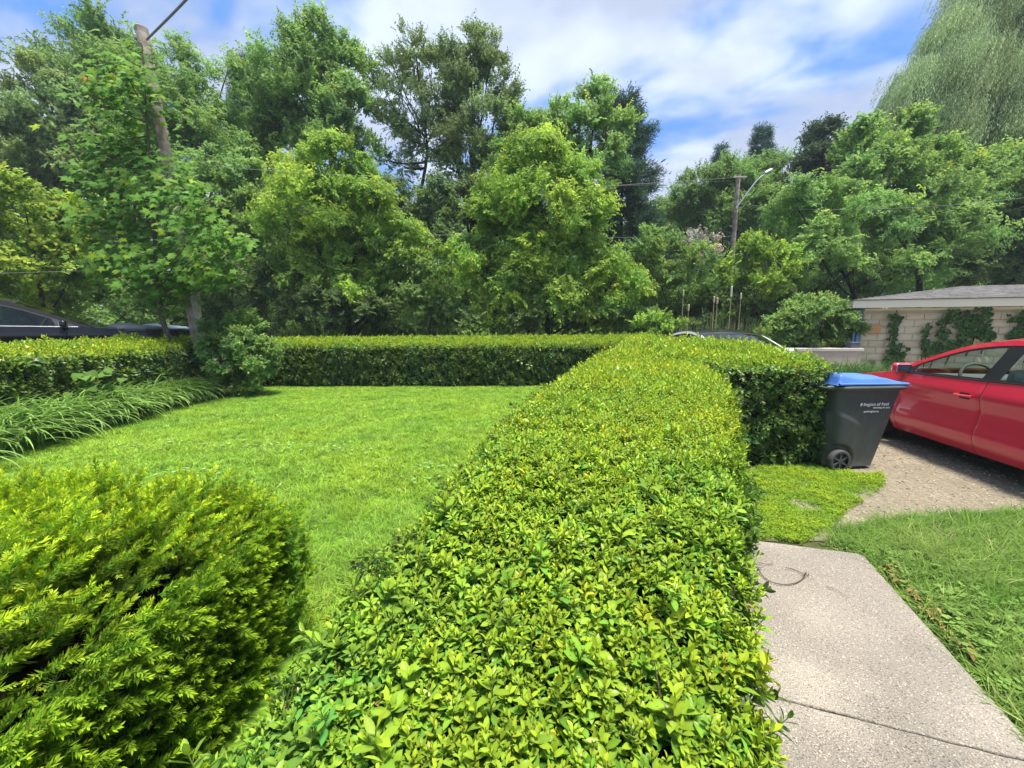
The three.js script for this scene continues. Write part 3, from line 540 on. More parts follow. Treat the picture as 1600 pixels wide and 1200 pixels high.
const SPRAY = {
  broad: many(4, () => sprayBroad(20, 0.42, 0.095, 0.062, rr(0.6, 1.3))),
  compound: many(4, () => sprayBroad(26, 0.5, 0.10, 0.04, rr(1.1, 1.9))),
  small: many(4, () => sprayBroad(24, 0.36, 0.065, 0.048, rr(0.3, 0.9))),
  shrub: many(4, () => sprayBroad(20, 0.3, 0.075, 0.05, rr(0.4, 1.1))),
  needle: many(4, () => sprayNeedle(60, 0.42, 0.13, 0.02)),
  willow: many(4, () => sprayWillow(72, 1.5)),
};
const TONE = {
  bright: C(0.235, 0.41, 0.065), mid: C(0.195, 0.35, 0.09), deep: C(0.115, 0.21, 0.06), dark: C(0.055, 0.115, 0.05), yellow: C(0.235, 0.38, 0.05), fresh: C(0.22, 0.40, 0.11), poplar: C(0.21, 0.33, 0.12), willow: C(0.37, 0.48, 0.24), blue: C(0.06, 0.14, 0.095), pine: C(0.065, 0.13, 0.07), pale: C(0.42, 0.43, 0.38),
};
const foliageMats = new Map();
const foliage = (tone, k) => { const key = tone + k; if (!foliageMats.has(key)) foliageMats.set(key, leafMat(TONE[tone], { transmission: k === 'needle' ? 0.15 : 0.5, clearcoat: 0 })); return foliageMats.get(key); };
const bark = { grey: barkMat, dark: (() => { const m = barkMat.clone(); m.color.setRGB(0.28, 0.25, 0.22); return m; })() };
// F: metres ahead; blobs: parts of the crown as [px, py, radius] seen along the survey photograph's sight lines, spread in depth
function tree(name, label, cat, F, blobs, o = {}) {
  const cx = blobs.map((b) => at(b[0], b[1], F).x).reduce((a, b) => a + b) / blobs.length;
  const bx = o.foot ? at(o.foot[0], o.foot[1], F).x : cx, base = V(bx, ground(bx, -F) - 0.05, -F), t = thing(name, label, cat, base, 0, o.group), kind = o.kind ?? 'broad', mat = foliage(o.tone ?? 'mid', kind), heap = new Heap(SPRAY[kind], mat);
  const balls = blobs.map(([px, py, r, dF = 0], i) => { const F2 = F + dF + (o.flat ? 0 : (rnd() - 0.5) * 1.6 * (r / 50) * F / 20), c = at(px, py, F2); return { c, r: r * Math.hypot(F2, c.y - EYE) / FOCAL * 0.8 }; });
  const limbs = [], trunkTop = balls.reduce((a, b) => (b.c.y > a.c.y ? b : a)).c, H = trunkTop.y - base.y, tr = o.trunk ?? Math.max(0.02, Math.min(0.24, H * 0.016));
  if (!o.noTrunk) {
    const via = (o.via ?? []).map(([x, y]) => at(x, y, F)), spine = [base.clone(), ...(via.length ? via : [base.clone().lerp(V(lerp(base.x, cx, 0.5), 0, base.z), 0.6).setY(base.y + H * 0.4)]), trunkTop.clone()];
    const curve = new THREE.CatmullRomCurve3(spine), geos = [tube(curve.getPoints(8), tr, 20, 9, 0.18)];
    for (const b of balls) { if (b.c === trunkTop) continue; const k = Math.min(0.92, Math.max(0.12, (b.c.y - base.y) / H - 0.22)), s = curve.getPoint(k), m = s.clone().lerp(b.c, 0.5).add(V(0, -0.06 * s.distanceTo(b.c), 0)); geos.push(tube([s, m, b.c], tr * lerp(0.5, 0.28, k), 10, 6, 0.25));
      for (let j = 0; j < (o.twigs ?? 3); j++) { const e = b.c.clone().add(V(gauss(), gauss() * 0.8 + 0.3, gauss()).normalize().multiplyScalar(b.r * 0.85)); geos.push(tube([m.clone().lerp(b.c, 0.6), b.c.clone().lerp(e, 0.4).add(V(0, 0.05, 0)), e], tr * 0.13, 6, 4, 0.3)); } }
    const g = mergeGeometries(geos.map((x) => x.translate(-base.x, -base.y, -base.z))); part('trunk', g, o.darkBark === false ? bark.grey : bark.dark, t);
  }
  const dens = o.dens ?? 1, treeTone = W1.clone().multiplyScalar(rr(0.94, 1.06));
  for (const b of balls) {
    const subs = Math.max(5, Math.round(10 * Math.pow(b.r, 0.6))), per = Math.round(430 * b.r * b.r * dens / subs);
    for (let s = 0; s < subs; s++) {
      let d = V(gauss(), gauss(), gauss()).normalize(); if (d.y < -0.3 && rnd() < 0.6) d.y *= -1;
      const k = rr(0.45, 1.0), sc = b.c.clone().addScaledVector(d, b.r * k), sr = b.r * rr(0.26, 0.46), tone = rr(0.82, 1.2), warm = rr(-0.12, 0.16) * (o.vary ?? 1);
      for (let i = 0; i < per; i++) {
        const e = V(gauss(), gauss() * 0.75, gauss()), p = sc.clone().addScaledVector(e, sr * 0.95); if (p.y < ground(p.x, p.z) + 0.05) continue;
        const outw = p.clone().sub(b.c).normalize(), n = kind === 'willow' ? V(0.34 + gauss() * 0.16, 1, gauss() * 0.15) : outw.multiplyScalar(0.8).add(V(gauss() * 0.5, 0.25 + gauss() * 0.4, gauss() * 0.5));
        const c = treeTone.clone().multiplyScalar(tone * rr(0.78, 1.22)).multiply(C(1 + warm, 1 + warm * 0.35, 1 - warm * 0.5));
        if (o.tips && e.y > 0.4 && rnd() < 0.5) c.multiply(C(1.35, 1.18, 0.9));
        heap.add(p.sub(base), aim(n), rr(0.7, 1.25) * 1.22 * (o.leafScale ?? 1), c);
      }
    }
  }
  heap.build('crown', t); return t;
}
// a needle tree: whorls of branches along a straight stem, apex and half width in sight-line pixels
function conifer(name, label, F, apex, foot, half, o = {}) {
  const top = at(apex[0], apex[1], F), bx = at(foot, 500, F).x, base = V(bx, ground(bx, -F), -F), t = thing(name, label, 'tree', base, 0), H = top.y - base.y, R = half * Math.hypot(F, H / 2) / FOCAL, heap = new Heap(SPRAY.needle, foliage(o.tone ?? 'blue', 'needle'));
  const geos = [tube([V(0, 0, 0), V(top.x - bx, H, 0)], 0.2, 12, 8, 0.08)];
  const whorls = Math.round(H / (o.gap ?? 0.5));
  for (let w = 0; w < whorls; w++) {
    const k = (w + 0.5) / whorls, y = H * lerp(o.clear ?? 0.1, 0.985, k), reach = R * Math.pow(1 - k, o.pow ?? 0.8) * rr(0.75, 1.1) + 0.15, n = 6, off = rnd() * 6;
    for (let j = 0; j < n; j++) {
      if (rnd() < (o.holes ?? 0.08)) continue;
      const a = off + j * 6.283 / n + rr(-0.3, 0.3), l = reach * rr(0.6, 1.15), lift = o.lift ?? -0.1, s = V((top.x - bx) * y / H, y, 0), e = s.clone().add(V(Math.cos(a) * l, lift * l + rr(-0.1, 0.1), Math.sin(a) * l)), m = s.clone().lerp(e, 0.55).add(V(0, -0.08 * l, 0));
      geos.push(tube([s, m, e], 0.025, 4, 4, 0.4));
      for (let i = 0, q = Math.max(2, Math.round(l * (o.dens ?? 24))); i < q; i++) { const u = Math.pow((i + 1) / q, 0.75), p = s.clone().lerp(e, u).add(V(gauss() * 0.16 * l, gauss() * 0.12, gauss() * 0.16 * l)), dir = V(Math.cos(a) + gauss() * 0.5, 0.35 + gauss() * 0.3, Math.sin(a) + gauss() * 0.5); heap.add(p, aim(dir), rr(0.8, 1.5) * (o.size ?? 1), W1.clone().multiplyScalar(rr(0.7, 1.3))); }
    }
  }
  part('trunk', mergeGeometries(geos), bark.dark, t); heap.build('crown', t); return t;
}
{ // the far wood behind everything, one mass
  const g = new THREE.Group(); g.name = 'far_woodland'; g.userData = { kind: 'stuff', label: 'dark mass of far trees behind all the others', category: 'woodland' }; scene.add(g);
  const heap = new Heap(SPRAY.broad, foliage('mid', 'broad'));
  for (let k = 0; k < 150; k++) {
    const px = rr(-260, 1860), F = rr(27, 37), hi = px < 560 ? 285 : px < 720 ? 345 : px < 1010 ? 330 : px < 1130 ? 345 : 330, c = at(px, lerp(hi, 515, rnd()), F), r = rr(1.6, 2.8), tone = rr(0.7, 1.2);
    for (let i = 0; i < 260 * r; i++) { const d = V(gauss(), gauss(), gauss()).normalize(), p = c.clone().addScaledVector(d, r * rr(0.6, 1.05)); if (p.y > ground(p.x, p.z)) heap.add(p, aim(d.add(V(gauss() * 0.4, 0.4, gauss() * 0.4))), rr(1.1, 1.7), W1.clone().multiplyScalar(tone * rr(0.75, 1.25))); }
  }
  heap.build('leaf_mass', g);
}
{ // undergrowth along the foot of the trees, one mass
  const g = new THREE.Group(); g.name = 'undergrowth'; g.userData = { kind: 'stuff', label: 'shaded undergrowth along the foot of the trees beyond the road', category: 'undergrowth' }; scene.add(g);
  const heap = new Heap(SPRAY.shrub, foliage('mid', 'shrub'));
  for (let k = 0; k < 150; k++) {
    const px = rr(-260, 1330), F = rr(17.4, 20), c = at(px, rr(450, 540), F), r = rr(0.6, 1.1), tone = rr(0.75, 1.25);
    for (let i = 0; i < 330 * r * r; i++) { const d = V(gauss(), gauss(), gauss()).normalize(), p = c.clone().addScaledVector(d, r * rr(0.5, 1.05)); if (p.y > ground(p.x, p.z)) heap.add(p, aim(d.add(V(gauss() * 0.4, 0.4, gauss() * 0.4))), rr(1, 1.6), W1.clone().multiplyScalar(tone * rr(0.75, 1.25))); }
  }
  heap.build('leaf_mass', g);
}
seed(71);
tree('broadleaf_tree', 'tall pale green tree at the far left edge, left of the wooden pole', 'tree', 21, [[20, 240, 55], [70, 150, 48], [55, 250, 65], [115, 200, 55], [0, 290, 60], [100, 290, 55], [-50, 210, 65], [110, 130, 36]], { tone: 'poplar', dens: 0.8 });
tree('broadleaf_tree', 'tree rising directly behind the top of the young maple, left of the wooden pole', 'tree', 23, [[165, 75, 42], [140, 130, 55], [195, 130, 50], [170, 200, 60], [210, 260, 55]], { tone: 'mid', dens: 0.8 });
tree('ash_tree', 'feathery light green tree just right of the leaning wooden pole, with sky showing through', 'tree', 19, [[272, 120, 42], [315, 155, 40], [250, 185, 58], [300, 225, 60], [345, 195, 40], [350, 130, 30], [285, 290, 50], [370, 250, 35]], { tone: 'fresh', kind: 'compound', dens: 0.62 });
conifer('spruce_tree', 'dark narrow spruce between the feathery tree and the big round-topped tree', 28, [382, 82], 382, 46, { tone: 'pine' });
conifer('spruce_tree', 'smaller dark spruce tip left of the big round-topped tree, near the other spruce', 30, [408, 92], 410, 40, { tone: 'blue' });
tree('broadleaf_tree', 'big round-topped tree left of centre, dark forked trunk under its crown', 'tree', 21, [[490, 78, 38], [445, 112, 42], [542, 112, 40], [488, 150, 62], [420, 172, 42], [556, 168, 34], [450, 218, 56], [528, 212, 46], [402, 240, 46], [570, 230, 26]], { tone: 'fresh', kind: 'broad', dens: 0.8, foot: [520, 500], via: [[522, 300], [515, 230]], trunk: 0.26, tips: true });
tree('poplar_tree', 'thin open poplar with a curved dark trunk and much sky between its leaves', 'tree', 22, [[650, 85, 30], [622, 122, 34], [676, 122, 34], [640, 170, 44], [690, 176, 32], [612, 200, 28], [662, 218, 38], [602, 152, 24], [628, 262, 24], [600, 250, 16]], { tone: 'poplar', kind: 'small', dens: 0.5, foot: [640, 500], via: [[652, 330], [668, 240], [664, 200]], trunk: 0.17, twigs: 4 });
tree('poplar_tree', 'tallest poplar left of the picture centre with pointed upright crown tips', 'tree', 21.5, [[735, 75, 26], [742, 55, 14], [706, 95, 28], [765, 98, 26], [730, 142, 44], [782, 150, 30], [700, 192, 38], [760, 210, 48], [796, 200, 24], [720, 255, 44], [772, 270, 46]], { tone: 'poplar', kind: 'small', dens: 0.95, foot: [735, 500], trunk: 0.2, twigs: 4 });
tree('broadleaf_tree', 'modest green tree filling the dip between the tall poplar and the grey pine', 'tree', 19, [[822, 215, 32], [850, 238, 38], [795, 262, 36], [845, 205, 20]], { tone: 'mid', dens: 0.75 });
tree('broadleaf_tree', 'mid green tree with two rounded tips directly left of the grey pine', 'tree', 19.5, [[930, 168, 28], [887, 180, 22], [905, 215, 40], [952, 200, 32], [930, 258, 48], [882, 258, 36], [875, 215, 20]], { tone: 'fresh', kind: 'broad', dens: 0.85, tips: true });
{ // the pine: irregular needle boughs
  const F = 24; conifer('pine_tree', 'grey green pine with ragged boughs against the sky, right of the picture centre', F, [975, 150], 968, 66, { tone: 'pine', lift: 0.25, pow: 0.5, dens: 22, gap: 0.6, clear: 0.15, size: 1.3, holes: 0.22 });
}
tree('broadleaf_tree', 'dark shaded tree filling the gap behind the two bright bushy trees', 'tree', 20, [[615, 330, 38], [680, 325, 36], [700, 380, 40], [650, 370, 40], [735, 330, 40]], { tone: 'deep', dens: 1 });
tree('broadleaf_tree', 'mid green tree left of the bright bushy tree, with the overhead wire in front', 'tree', 17, [[340, 290, 44], [390, 300, 38], [370, 350, 44], [330, 360, 30], [402, 392, 38], [360, 400, 40]], { tone: 'mid', dens: 0.9 });
const boxElder = { tone: 'bright', kind: 'compound', dens: 1.2, tips: true, vary: 1.3 };
tree('bushy_tree', 'bright yellow green bushy tree standing beyond the left half of the back hedge', 'tree', 15.2, [[510, 258, 34], [460, 285, 36], [555, 285, 34], [500, 330, 60], [438, 340, 32], [575, 335, 44], [618, 375, 40], [500, 395, 56], [560, 415, 50], [640, 425, 36], [470, 425, 34], [600, 455, 40], [535, 462, 44]], boxElder);
tree('bushy_tree', 'largest bright bushy tree, drooping in tiers beyond the right half of the back hedge', 'tree', 14.2, [[838, 262, 42], [795, 298, 42], [890, 300, 40], [850, 340, 64], [765, 352, 42], [915, 350, 38], [752, 412, 46], [840, 418, 66], [915, 418, 52], [962, 440, 38], [790, 468, 42], [868, 475, 50], [950, 485, 36], [718, 400, 28], [990, 460, 26]], boxElder);
tree('bushy_tree', 'yellow green bushy tree at the left edge, behind the black car', 'tree', 13.2, [[40, 330, 48], [92, 365, 42], [18, 390, 48], [62, 432, 46], [112, 425, 32], [5, 455, 38], [130, 348, 28], [-40, 350, 50]], { tone: 'yellow', kind: 'broad', dens: 0.95, tips: true });
const low = { tone: 'deep', kind: 'shrub', noTrunk: false, dens: 1.15, trunk: 0.03 };
tree('dark_shrub', 'dark leafy shrubs in shade between the black car and the young maple trunk', 'shrub', 15, [[170, 465, 42], [120, 480, 34], [215, 490, 38], [250, 455, 36], [60, 500, 36]], { ...low, tone: 'mid' });
tree('dark_shrub', 'dark ivy-like shrub right of the foot of the wooden pole', 'shrub', 15.6, [[380, 445, 44], [350, 492, 36], [422, 485, 44], [440, 432, 32], [330, 440, 30]], low);
tree('dark_shrub', 'deep green shrub below the left bright bushy tree, just above the back hedge', 'shrub', 14.4, [[480, 488, 36], [540, 500, 32], [595, 502, 34], [515, 480, 30], [455, 512, 26]], low);
tree('dark_shrub', 'deep green shrub in the gap between the two bright bushy trees', 'shrub', 14.8, [[660, 478, 42], [702, 496, 36], [680, 438, 32], [640, 508, 30]], { ...low, tone: 'mid' });
tree('dark_shrub', 'low dark shrub under the largest bright bushy tree', 'shrub', 13.8, [[752, 508, 28], [800, 508, 28], [842, 512, 24], [890, 512, 26]], low);
tree('dark_shrub', 'rounded dark shrub at the right foot of the largest bright bushy tree', 'shrub', 13.8, [[935, 510, 28], [968, 500, 28], [998, 478, 26]], { ...low, tone: 'mid' });
conifer('spruce_tree', 'far bluish sharp-tipped spruce right of the street lamp pole', 34, [1190, 194], 1190, 52, { dens: 24, tone: 'blue', pow: 0.7 });
conifer('spruce_tree', 'far bluish spruce tip left of the street lamp pole', 35, [1127, 223], 1127, 34, { tone: 'blue' });
tree('broadleaf_tree', 'far soft green tree around the street lamp pole', 'tree', 27, [[1100, 288, 34], [1142, 288, 38], [1078, 322, 34], [1130, 342, 50], [1190, 282, 36], [1205, 330, 44], [1060, 352, 30], [1160, 320, 40]], { tone: 'mid', dens: 0.9, kind: 'small', leafScale: 1.2 });
tree('broadleaf_tree', 'dark dense round-topped tree against the sky, left of the willow', 'tree', 27, [[1285, 228, 30], [1268, 260, 30], [1306, 248, 30], [1290, 285, 32]], { tone: 'dark', dens: 1.2, vary: 0.5 });
tree('willow_tree', 'huge weeping willow with slanting hanging strands, reaching out of the top right corner', 'tree', 22, [[1560, 20, 70], [1505, 55, 46], [1630, 50, 80], [1448, 120, 40], [1525, 125, 66], [1412, 165, 36], [1480, 195, 56], [1580, 175, 66], [1630, 150, 80], [1400, 215, 30]], { tone: 'willow', kind: 'willow', dens: 0.6, vary: 0.6, trunk: 0.4, foot: [1580, 500] });
tree('broadleaf_tree', 'broad green tree below the willow, its upper edge sloping down to the left', 'tree', 18.5, [[1345, 235, 38], [1402, 228, 40], [1462, 252, 46], [1360, 292, 56], [1432, 310, 56], [1502, 300, 50], [1562, 285, 50], [1605, 300, 56]], { tone: 'fresh', dens: 1, tips: true });
tree('broadleaf_tree', 'green tree right of the street lamp, spreading to the roof of the low garage', 'tree', 16.8, [[1290, 332, 46], [1350, 362, 50], [1420, 380, 50], [1490, 372, 48], [1275, 392, 42], [1332, 420, 38], [1245, 325, 36], [1400, 425, 40]], { tone: 'fresh', dens: 1, tips: true, kind: 'compound' });
tree('broadleaf_tree', 'shaded tree at the right edge above the garage roof', 'tree', 18.2, [[1560, 375, 50], [1612, 400, 56], [1520, 425, 40], [1575, 430, 44], [1640, 340, 50]], { tone: 'deep', dens: 1.1 });
tree('bush', 'bright green bush under the street lamp pole', 'shrub', 16, [[1170, 395, 32], [1208, 410, 32], [1150, 430, 28], [1230, 440, 28], [1192, 440, 34]], { ...low, tone: 'bright', tips: true });
tree('bush', 'mid green bush right of the largest bushy tree, behind the reeds', 'shrub', 16.3, [[1030, 402, 38], [1000, 430, 30], [1070, 430, 32], [1010, 382, 28], [1092, 405, 24], [1040, 450, 30], [1110, 455, 30]], { ...low, tone: 'mid' });
tree('bush', 'twiggy pale grey bush high among the greenery left of the street lamp pole', 'shrub', 19, [[1085, 385, 16], [1100, 400, 16], [1072, 395, 12], [1108, 384, 10]], { tone: 'pale', kind: 'small', dens: 0.9, trunk: 0.02, twigs: 5 });
tree('bush', 'wide rounded green bush left of the garage corner', 'shrub', 12.3, [[1270, 500, 36], [1232, 508, 32], [1300, 500, 32], [1250, 490, 28], [1318, 515, 24], [1206, 518, 24], [1290, 488, 22], [1316, 494, 20], [1280, 532, 26], [1235, 532, 24], [1318, 535, 18]], { ...low, tone: 'mid', kind: 'shrub', dens: 3.2, flat: true, leafScale: 0.7 });
tree('bush', 'small rounded light green bush just left of the reeds', 'shrub', 12.8, [[1024, 508, 24], [1000, 516, 20], [1050, 518, 19]], { ...low, tone: 'bright', dens: 1.4, leafScale: 0.7 });
tree('bush', 'dark bush behind the reeds, left of the wide rounded bush', 'shrub', 16.2, [[1120, 490, 36], [1165, 478, 34], [1080, 500, 30], [1200, 470, 30]], low);
tree('shrub', 'upright dark green shrub standing between the left hedge and the back hedge', 'shrub', 9.1, [[352, 520, 26], [376, 510, 24], [395, 530, 22], [345, 555, 30], [385, 560, 32], [362, 585, 28], [404, 572, 20], [335, 585, 20], [392, 590, 22], [320, 575, 22], [325, 545, 22], [410, 550, 20], [350, 604, 22], [385, 604, 22], [368, 535, 26]], { ...low, tone: 'mid', dens: 3.4, leafScale: 0.62, trunk: 0.02 });

// reeds and tall dry stalks
seed(81);
{
  const g = thing('reed_bed', 'patch of pale dry reeds and grasses behind the white car', 'reeds', V(0, 0, 0)), B = new Leaves(); B.stem([V(0, 0, 0), V(0.01, 0.6, 0), V(0.04, 1.2, 0.01)], 0.007, W1); const heap = new Inst(B.geo(), std(C(0.3, 0.31, 0.15), 0.9, { vertexColors: true }));
  for (let k = 0; k < 420; k++) { const F = rr(13.6, 15), p = at(rr(1052, 1185), 500, F); p.y = ground(p.x, p.z); const green = rnd() < 0.5; heap.add(p, aim(jitterDir(Y, 0.13)), V(1, rr(0.7, 1.6), 1), green ? C(0.5, 0.85, 0.5) : C(1, 1, 1).multiplyScalar(rr(0.7, 1.3))); }
  heap.build('reeds', g, true);
  const stalks = [[1068, 455], [1076, 478], [1116, 465], [1121, 467], [1143, 453], [1158, 460]];
  for (const [i, [x, y]] of stalks.entries()) {
    const p = at(x, y, 13.4), b = V(p.x - 0.04, ground(p.x, p.z), p.z), t = thing('dry_stalk', ['leftmost tall dry stalk in the reeds', 'shorter dry stalk second from the left in the reeds', 'thin dry stalk in the middle of the reeds, left of its twin', 'thin dry stalk in the middle of the reeds, right of its twin', 'tallest dry stalk with a pale flower spike in the reeds', 'rightmost tall dry stalk in the reeds'][i], 'plant', b, 0, 'tall dry stalks in the reed bed'), top = p.clone().sub(b);
    part('stem', tube([V(0, 0, 0), top.clone().multiplyScalar(0.5).add(V(0.02, 0, 0)), top], 0.016, 8, 6, 0.6), std(C(0.38, 0.3, 0.17), 0.9), t);
    part('seed_head', moved(new THREE.CapsuleGeometry(0.03, i === 4 ? 0.3 : 0.16, 4, 8), top.x, top.y - 0.06, top.z), std(i === 4 ? C(0.55, 0.55, 0.4) : C(0.42, 0.4, 0.22), 1), t);
  }
}

// ---------------------------------------------------------------- young maple with lobed leaves
seed(91);
{
  const mapleBark = barkMat.clone(); mapleBark.color.setRGB(1.3, 1.2, 1.1);
  const F = 8.7, foot = at(264, 530, F); foot.y = ground(foot.x, foot.z);
  const t = thing('maple_tree', 'young maple with large lobed leaves and a slim trunk rising out of the left hedge', 'tree', foot);
  const P = (x, y, dF = 0) => at(x, y, F + dF).sub(foot), spine = [V(0.1, 0, 0), P(262, 525), P(248, 478), P(244, 420), P(240, 330), P(232, 220), P(225, 130), P(222, 70)];
  const curve = new THREE.CatmullRomCurve3(spine), geos = [tube(curve.getPoints(14), 0.062, 30, 10, 0.15)];
  const shape = (() => { // five pointed lobes, each with side teeth, folded a little along the veins
    const B = new Leaves(), c0 = C(0.95, 1, 0.95), pts = [];
    const lobes = [[-2.2, 0.52], [-1.05, 0.86], [0, 1], [1.05, 0.86], [2.2, 0.52]];
    pts.push([Math.PI, 0.02]);
    lobes.forEach(([a, r], i) => { if (i) pts.push([(a + lobes[i - 1][0]) / 2, i === 1 || i === 4 ? 0.4 : 0.44]); else pts.push([-2.75, 0.3]); pts.push([a - 0.26, r * 0.66], [a - 0.17, r * 0.64], [a, r], [a + 0.17, r * 0.64], [a + 0.26, r * 0.66]); });
    pts.push([2.75, 0.3]);
    const mid = B.vert(V(0, 0.02, 0), C(1.15, 1.12, 0.9)), ring = pts.map(([a, r]) => B.vert(V(Math.sin(a) * r, -0.12 * r * r + 0.05 * Math.cos(a * 3), Math.cos(a) * r), c0));
    ring.forEach((q, i) => B.i.push(mid, ring[(i + 1) % ring.length], q));
    B.stem([V(0, 0.02, 0), V(0, 0.1, -0.35), V(0, 0.25, -0.6)], 0.012, C(1.2, 0.7, 0.5));
    return B.geo();
  })();
  const mat = leafMat(C(0.115, 0.25, 0.04), { transmission: 0.45 }), leaves = new Heap([shape], mat);
  const clumps = [[225, 85, 22], [195, 110, 28], [222, 128, 26], [165, 150, 34], [215, 160, 42], [185, 205, 42], [226, 215, 42], [150, 235, 34], [200, 260, 48], [262, 270, 42], [165, 300, 42], [225, 310, 46], [290, 310, 36], [180, 350, 42], [240, 360, 48], [310, 355, 38], [345, 378, 34], [170, 400, 36], [215, 415, 42], [275, 405, 44], [330, 410, 38], [372, 385, 24], [230, 450, 36], [285, 440, 36], [165, 420, 24], [330, 440, 24], [250, 470, 24], [120, 340, 22], [135, 270, 26]];
  for (const [x, y, r] of clumps) {
    const dF = rr(-0.9, 0.9), c = P(x, y, dF), R = r * F / FOCAL, k = Math.min(0.97, Math.max(0.26, (c.y / spine[7].y) - 0.08)), s = curve.getPoint(k);
    geos.push(tube([s, s.clone().lerp(c, 0.5).add(V(0, -0.08, 0)), c], 0.018, 8, 5, 0.3));
    const n = Math.round(165 * R * R * 2.3) + 12;
    for (let i = 0; i < n; i++) {
      const d = V(gauss(), gauss() * 0.75, gauss()), p = c.clone().addScaledVector(d, R * 1.0), h = p.y / spine[7].y;
      const nrm = V(0.15 + gauss() * 0.6, 0.6 + gauss() * 0.3, 0.62 + gauss() * 0.45), spin = Math.atan2(d.x, d.z) + gauss() * 0.7, warm = d.y > 0.3 ? 1 : 0;
      const col = C(1 + warm * 0.35, 1 + warm * 0.14, 1).multiplyScalar(rr(0.75, 1.25)); if (h > 0.8 && rnd() < 0.012) col.multiply(C(3.4, 1.0, 1.6)); else if (rnd() < 0.06) col.multiply(C(1.9, 1.35, 0.7));
      const q = new THREE.Quaternion().setFromUnitVectors(Y, nrm.normalize()).multiply(new THREE.Quaternion().setFromAxisAngle(Y, spin));
      leaves.add(p, q, rr(0.08, 0.165), col);
    }
  }
  part('trunk', mergeGeometries(geos), mapleBark, t);
  for (const inst of leaves.list) for (const m of inst.m) m.premultiply(new THREE.Matrix4().makeTranslation(foot.x, foot.y, foot.z));
  // nearest leaves as pieces, in the maple's own axes
  const shift = new THREE.Group(); shift.position.copy(foot);
  const all = leaves.list[0], order = all.m.map((m, i) => [V(0, 0, 0).setFromMatrixPosition(m).distanceTo(camPos), i]).sort((a, b) => a[0] - b[0]), take = new Set(order.slice(0, 300).map((x) => x[1])), mats = new Map(), back = new THREE.Matrix4().makeTranslation(-foot.x, -foot.y, -foot.z);
  all.m.forEach((m) => m.premultiply(back));
  for (const i of take) { const c = all.c[i], key = [c.r, c.g, c.b].map((x) => Math.round(x * 4)).join(); if (!mats.has(key)) { const k = mat.clone(); k.color.multiply(c); mats.set(key, k); } const o = part('leaf', shape, mats.get(key), t); all.m[i].decompose(o.position, o.quaternion, o.scale); }
  all.m = all.m.filter((_, i) => !take.has(i)); all.c = all.c.filter((_, i) => !take.has(i)); all.build('crown', t);
}
// ---------------------------------------------------------------- poles, street lamp, wires
seed(101);
const poleMat = (() => { const t = tex(512, 0.8, (u, v) => { const n = tnoise(u, v * 0.08, 40, 2) * 0.3 + tnoise(u, v, 6, 8) * 0.12, crack = Math.pow(Math.max(0, tnoise(u, v * 0.06, 24, 17)), 0.5) * 0.22; const l = 0.6 + n - crack; return [l * 1.03, l * 0.95, l * 0.87]; }); return new THREE.MeshStandardMaterial({ map: t, roughness: 1, bumpMap: t, bumpScale: 0.012 }); })();
{
  const F = 9.4, foot = at(318, 540, F), top = at(221, 44, F); foot.y = ground(foot.x, foot.z);
  const t = thing('utility_pole', 'weathered leaning wooden utility pole behind the young maple', 'utility pole', foot), d = top.clone().sub(foot);
  part('pole', tube([V(0, -0.05, 0), d.clone().multiplyScalar(0.35), d.clone().multiplyScalar(0.7), d], 0.15, 30, 16, 0.74), poleMat, t);
  part('pole_top', moved(new THREE.SphereGeometry(0.113, 16, 8).scale(1, 0.35, 1), d.x, d.y, d.z), poleMat, t);
  const q = d.clone().multiplyScalar(0.955);
  part('wire_bracket', mergeGeometries([moved(new THREE.CylinderGeometry(0.014, 0.014, 0.3, 8).rotateX(Math.PI / 2), q.x + 0.02, q.y, q.z + 0.12), moved(new THREE.LatheGeometry([[0, 0], [0.03, 0], [0.035, 0.03], [0.02, 0.05], [0.034, 0.07], [0.02, 0.1], [0, 0.1]].map((a) => new THREE.Vector2(...a)), 10), q.x + 0.02, q.y, q.z + 0.24)].map((g) => g.toNonIndexed())), std(C(0.3, 0.3, 0.3), 0.6), t);
  const v = d.clone().multiplyScalar(0.33);
  part('ground_wire_guard', tube([d.clone().multiplyScalar(0.02).add(V(0.1, 0, 0.13)), v.clone().add(V(0.08, 0, 0.12))], 0.018, 4, 6), std(C(0.35, 0.33, 0.3), 0.7), t);
}
{
  const F = 23, foot = at(1143, 420, F), top = at(1154, 273, F); foot.y = ground(foot.x, foot.z);
  const t = thing('street_lamp', 'distant wooden pole with a curved grey lamp arm among the trees on the right', 'street lamp', foot), P = (x, y, dF = 0) => at(x, y, F + dF).sub(foot), d = top.clone().sub(foot);
  part('pole', tube([V(0, 0, 0), d.clone().multiplyScalar(0.5), d], 0.14, 16, 12, 0.75), poleMat, t);
  const steel = std(C(0.5, 0.53, 0.55), 0.45, { metalness: 0.6 });
  part('lamp_arm', tube([P(1150, 326, -0.2), P(1166, 304, -0.3), P(1184, 281, -0.4), P(1198, 270, -0.5)], 0.038, 20, 8), steel, t);
  const h = P(1201, 268, -0.5); part('lamp_head', new THREE.CapsuleGeometry(0.09, 0.3, 6, 12).scale(1, 1, 0.7).rotateZ(-1.1).translate(h.x, h.y, h.z), steel, t);
  const a = P(1156, 276, -0.1); part('insulator', moved(rbox(0.7, 0.1, 0.1, 0.02), a.x - 0.1, a.y - 0.1, a.z + 0.2), std(C(0.35, 0.33, 0.3), 0.8), t);
}
const wireMat = std(C(0.16, 0.16, 0.17), 0.6), paleWire = std(C(0.3, 0.3, 0.3), 0.5);
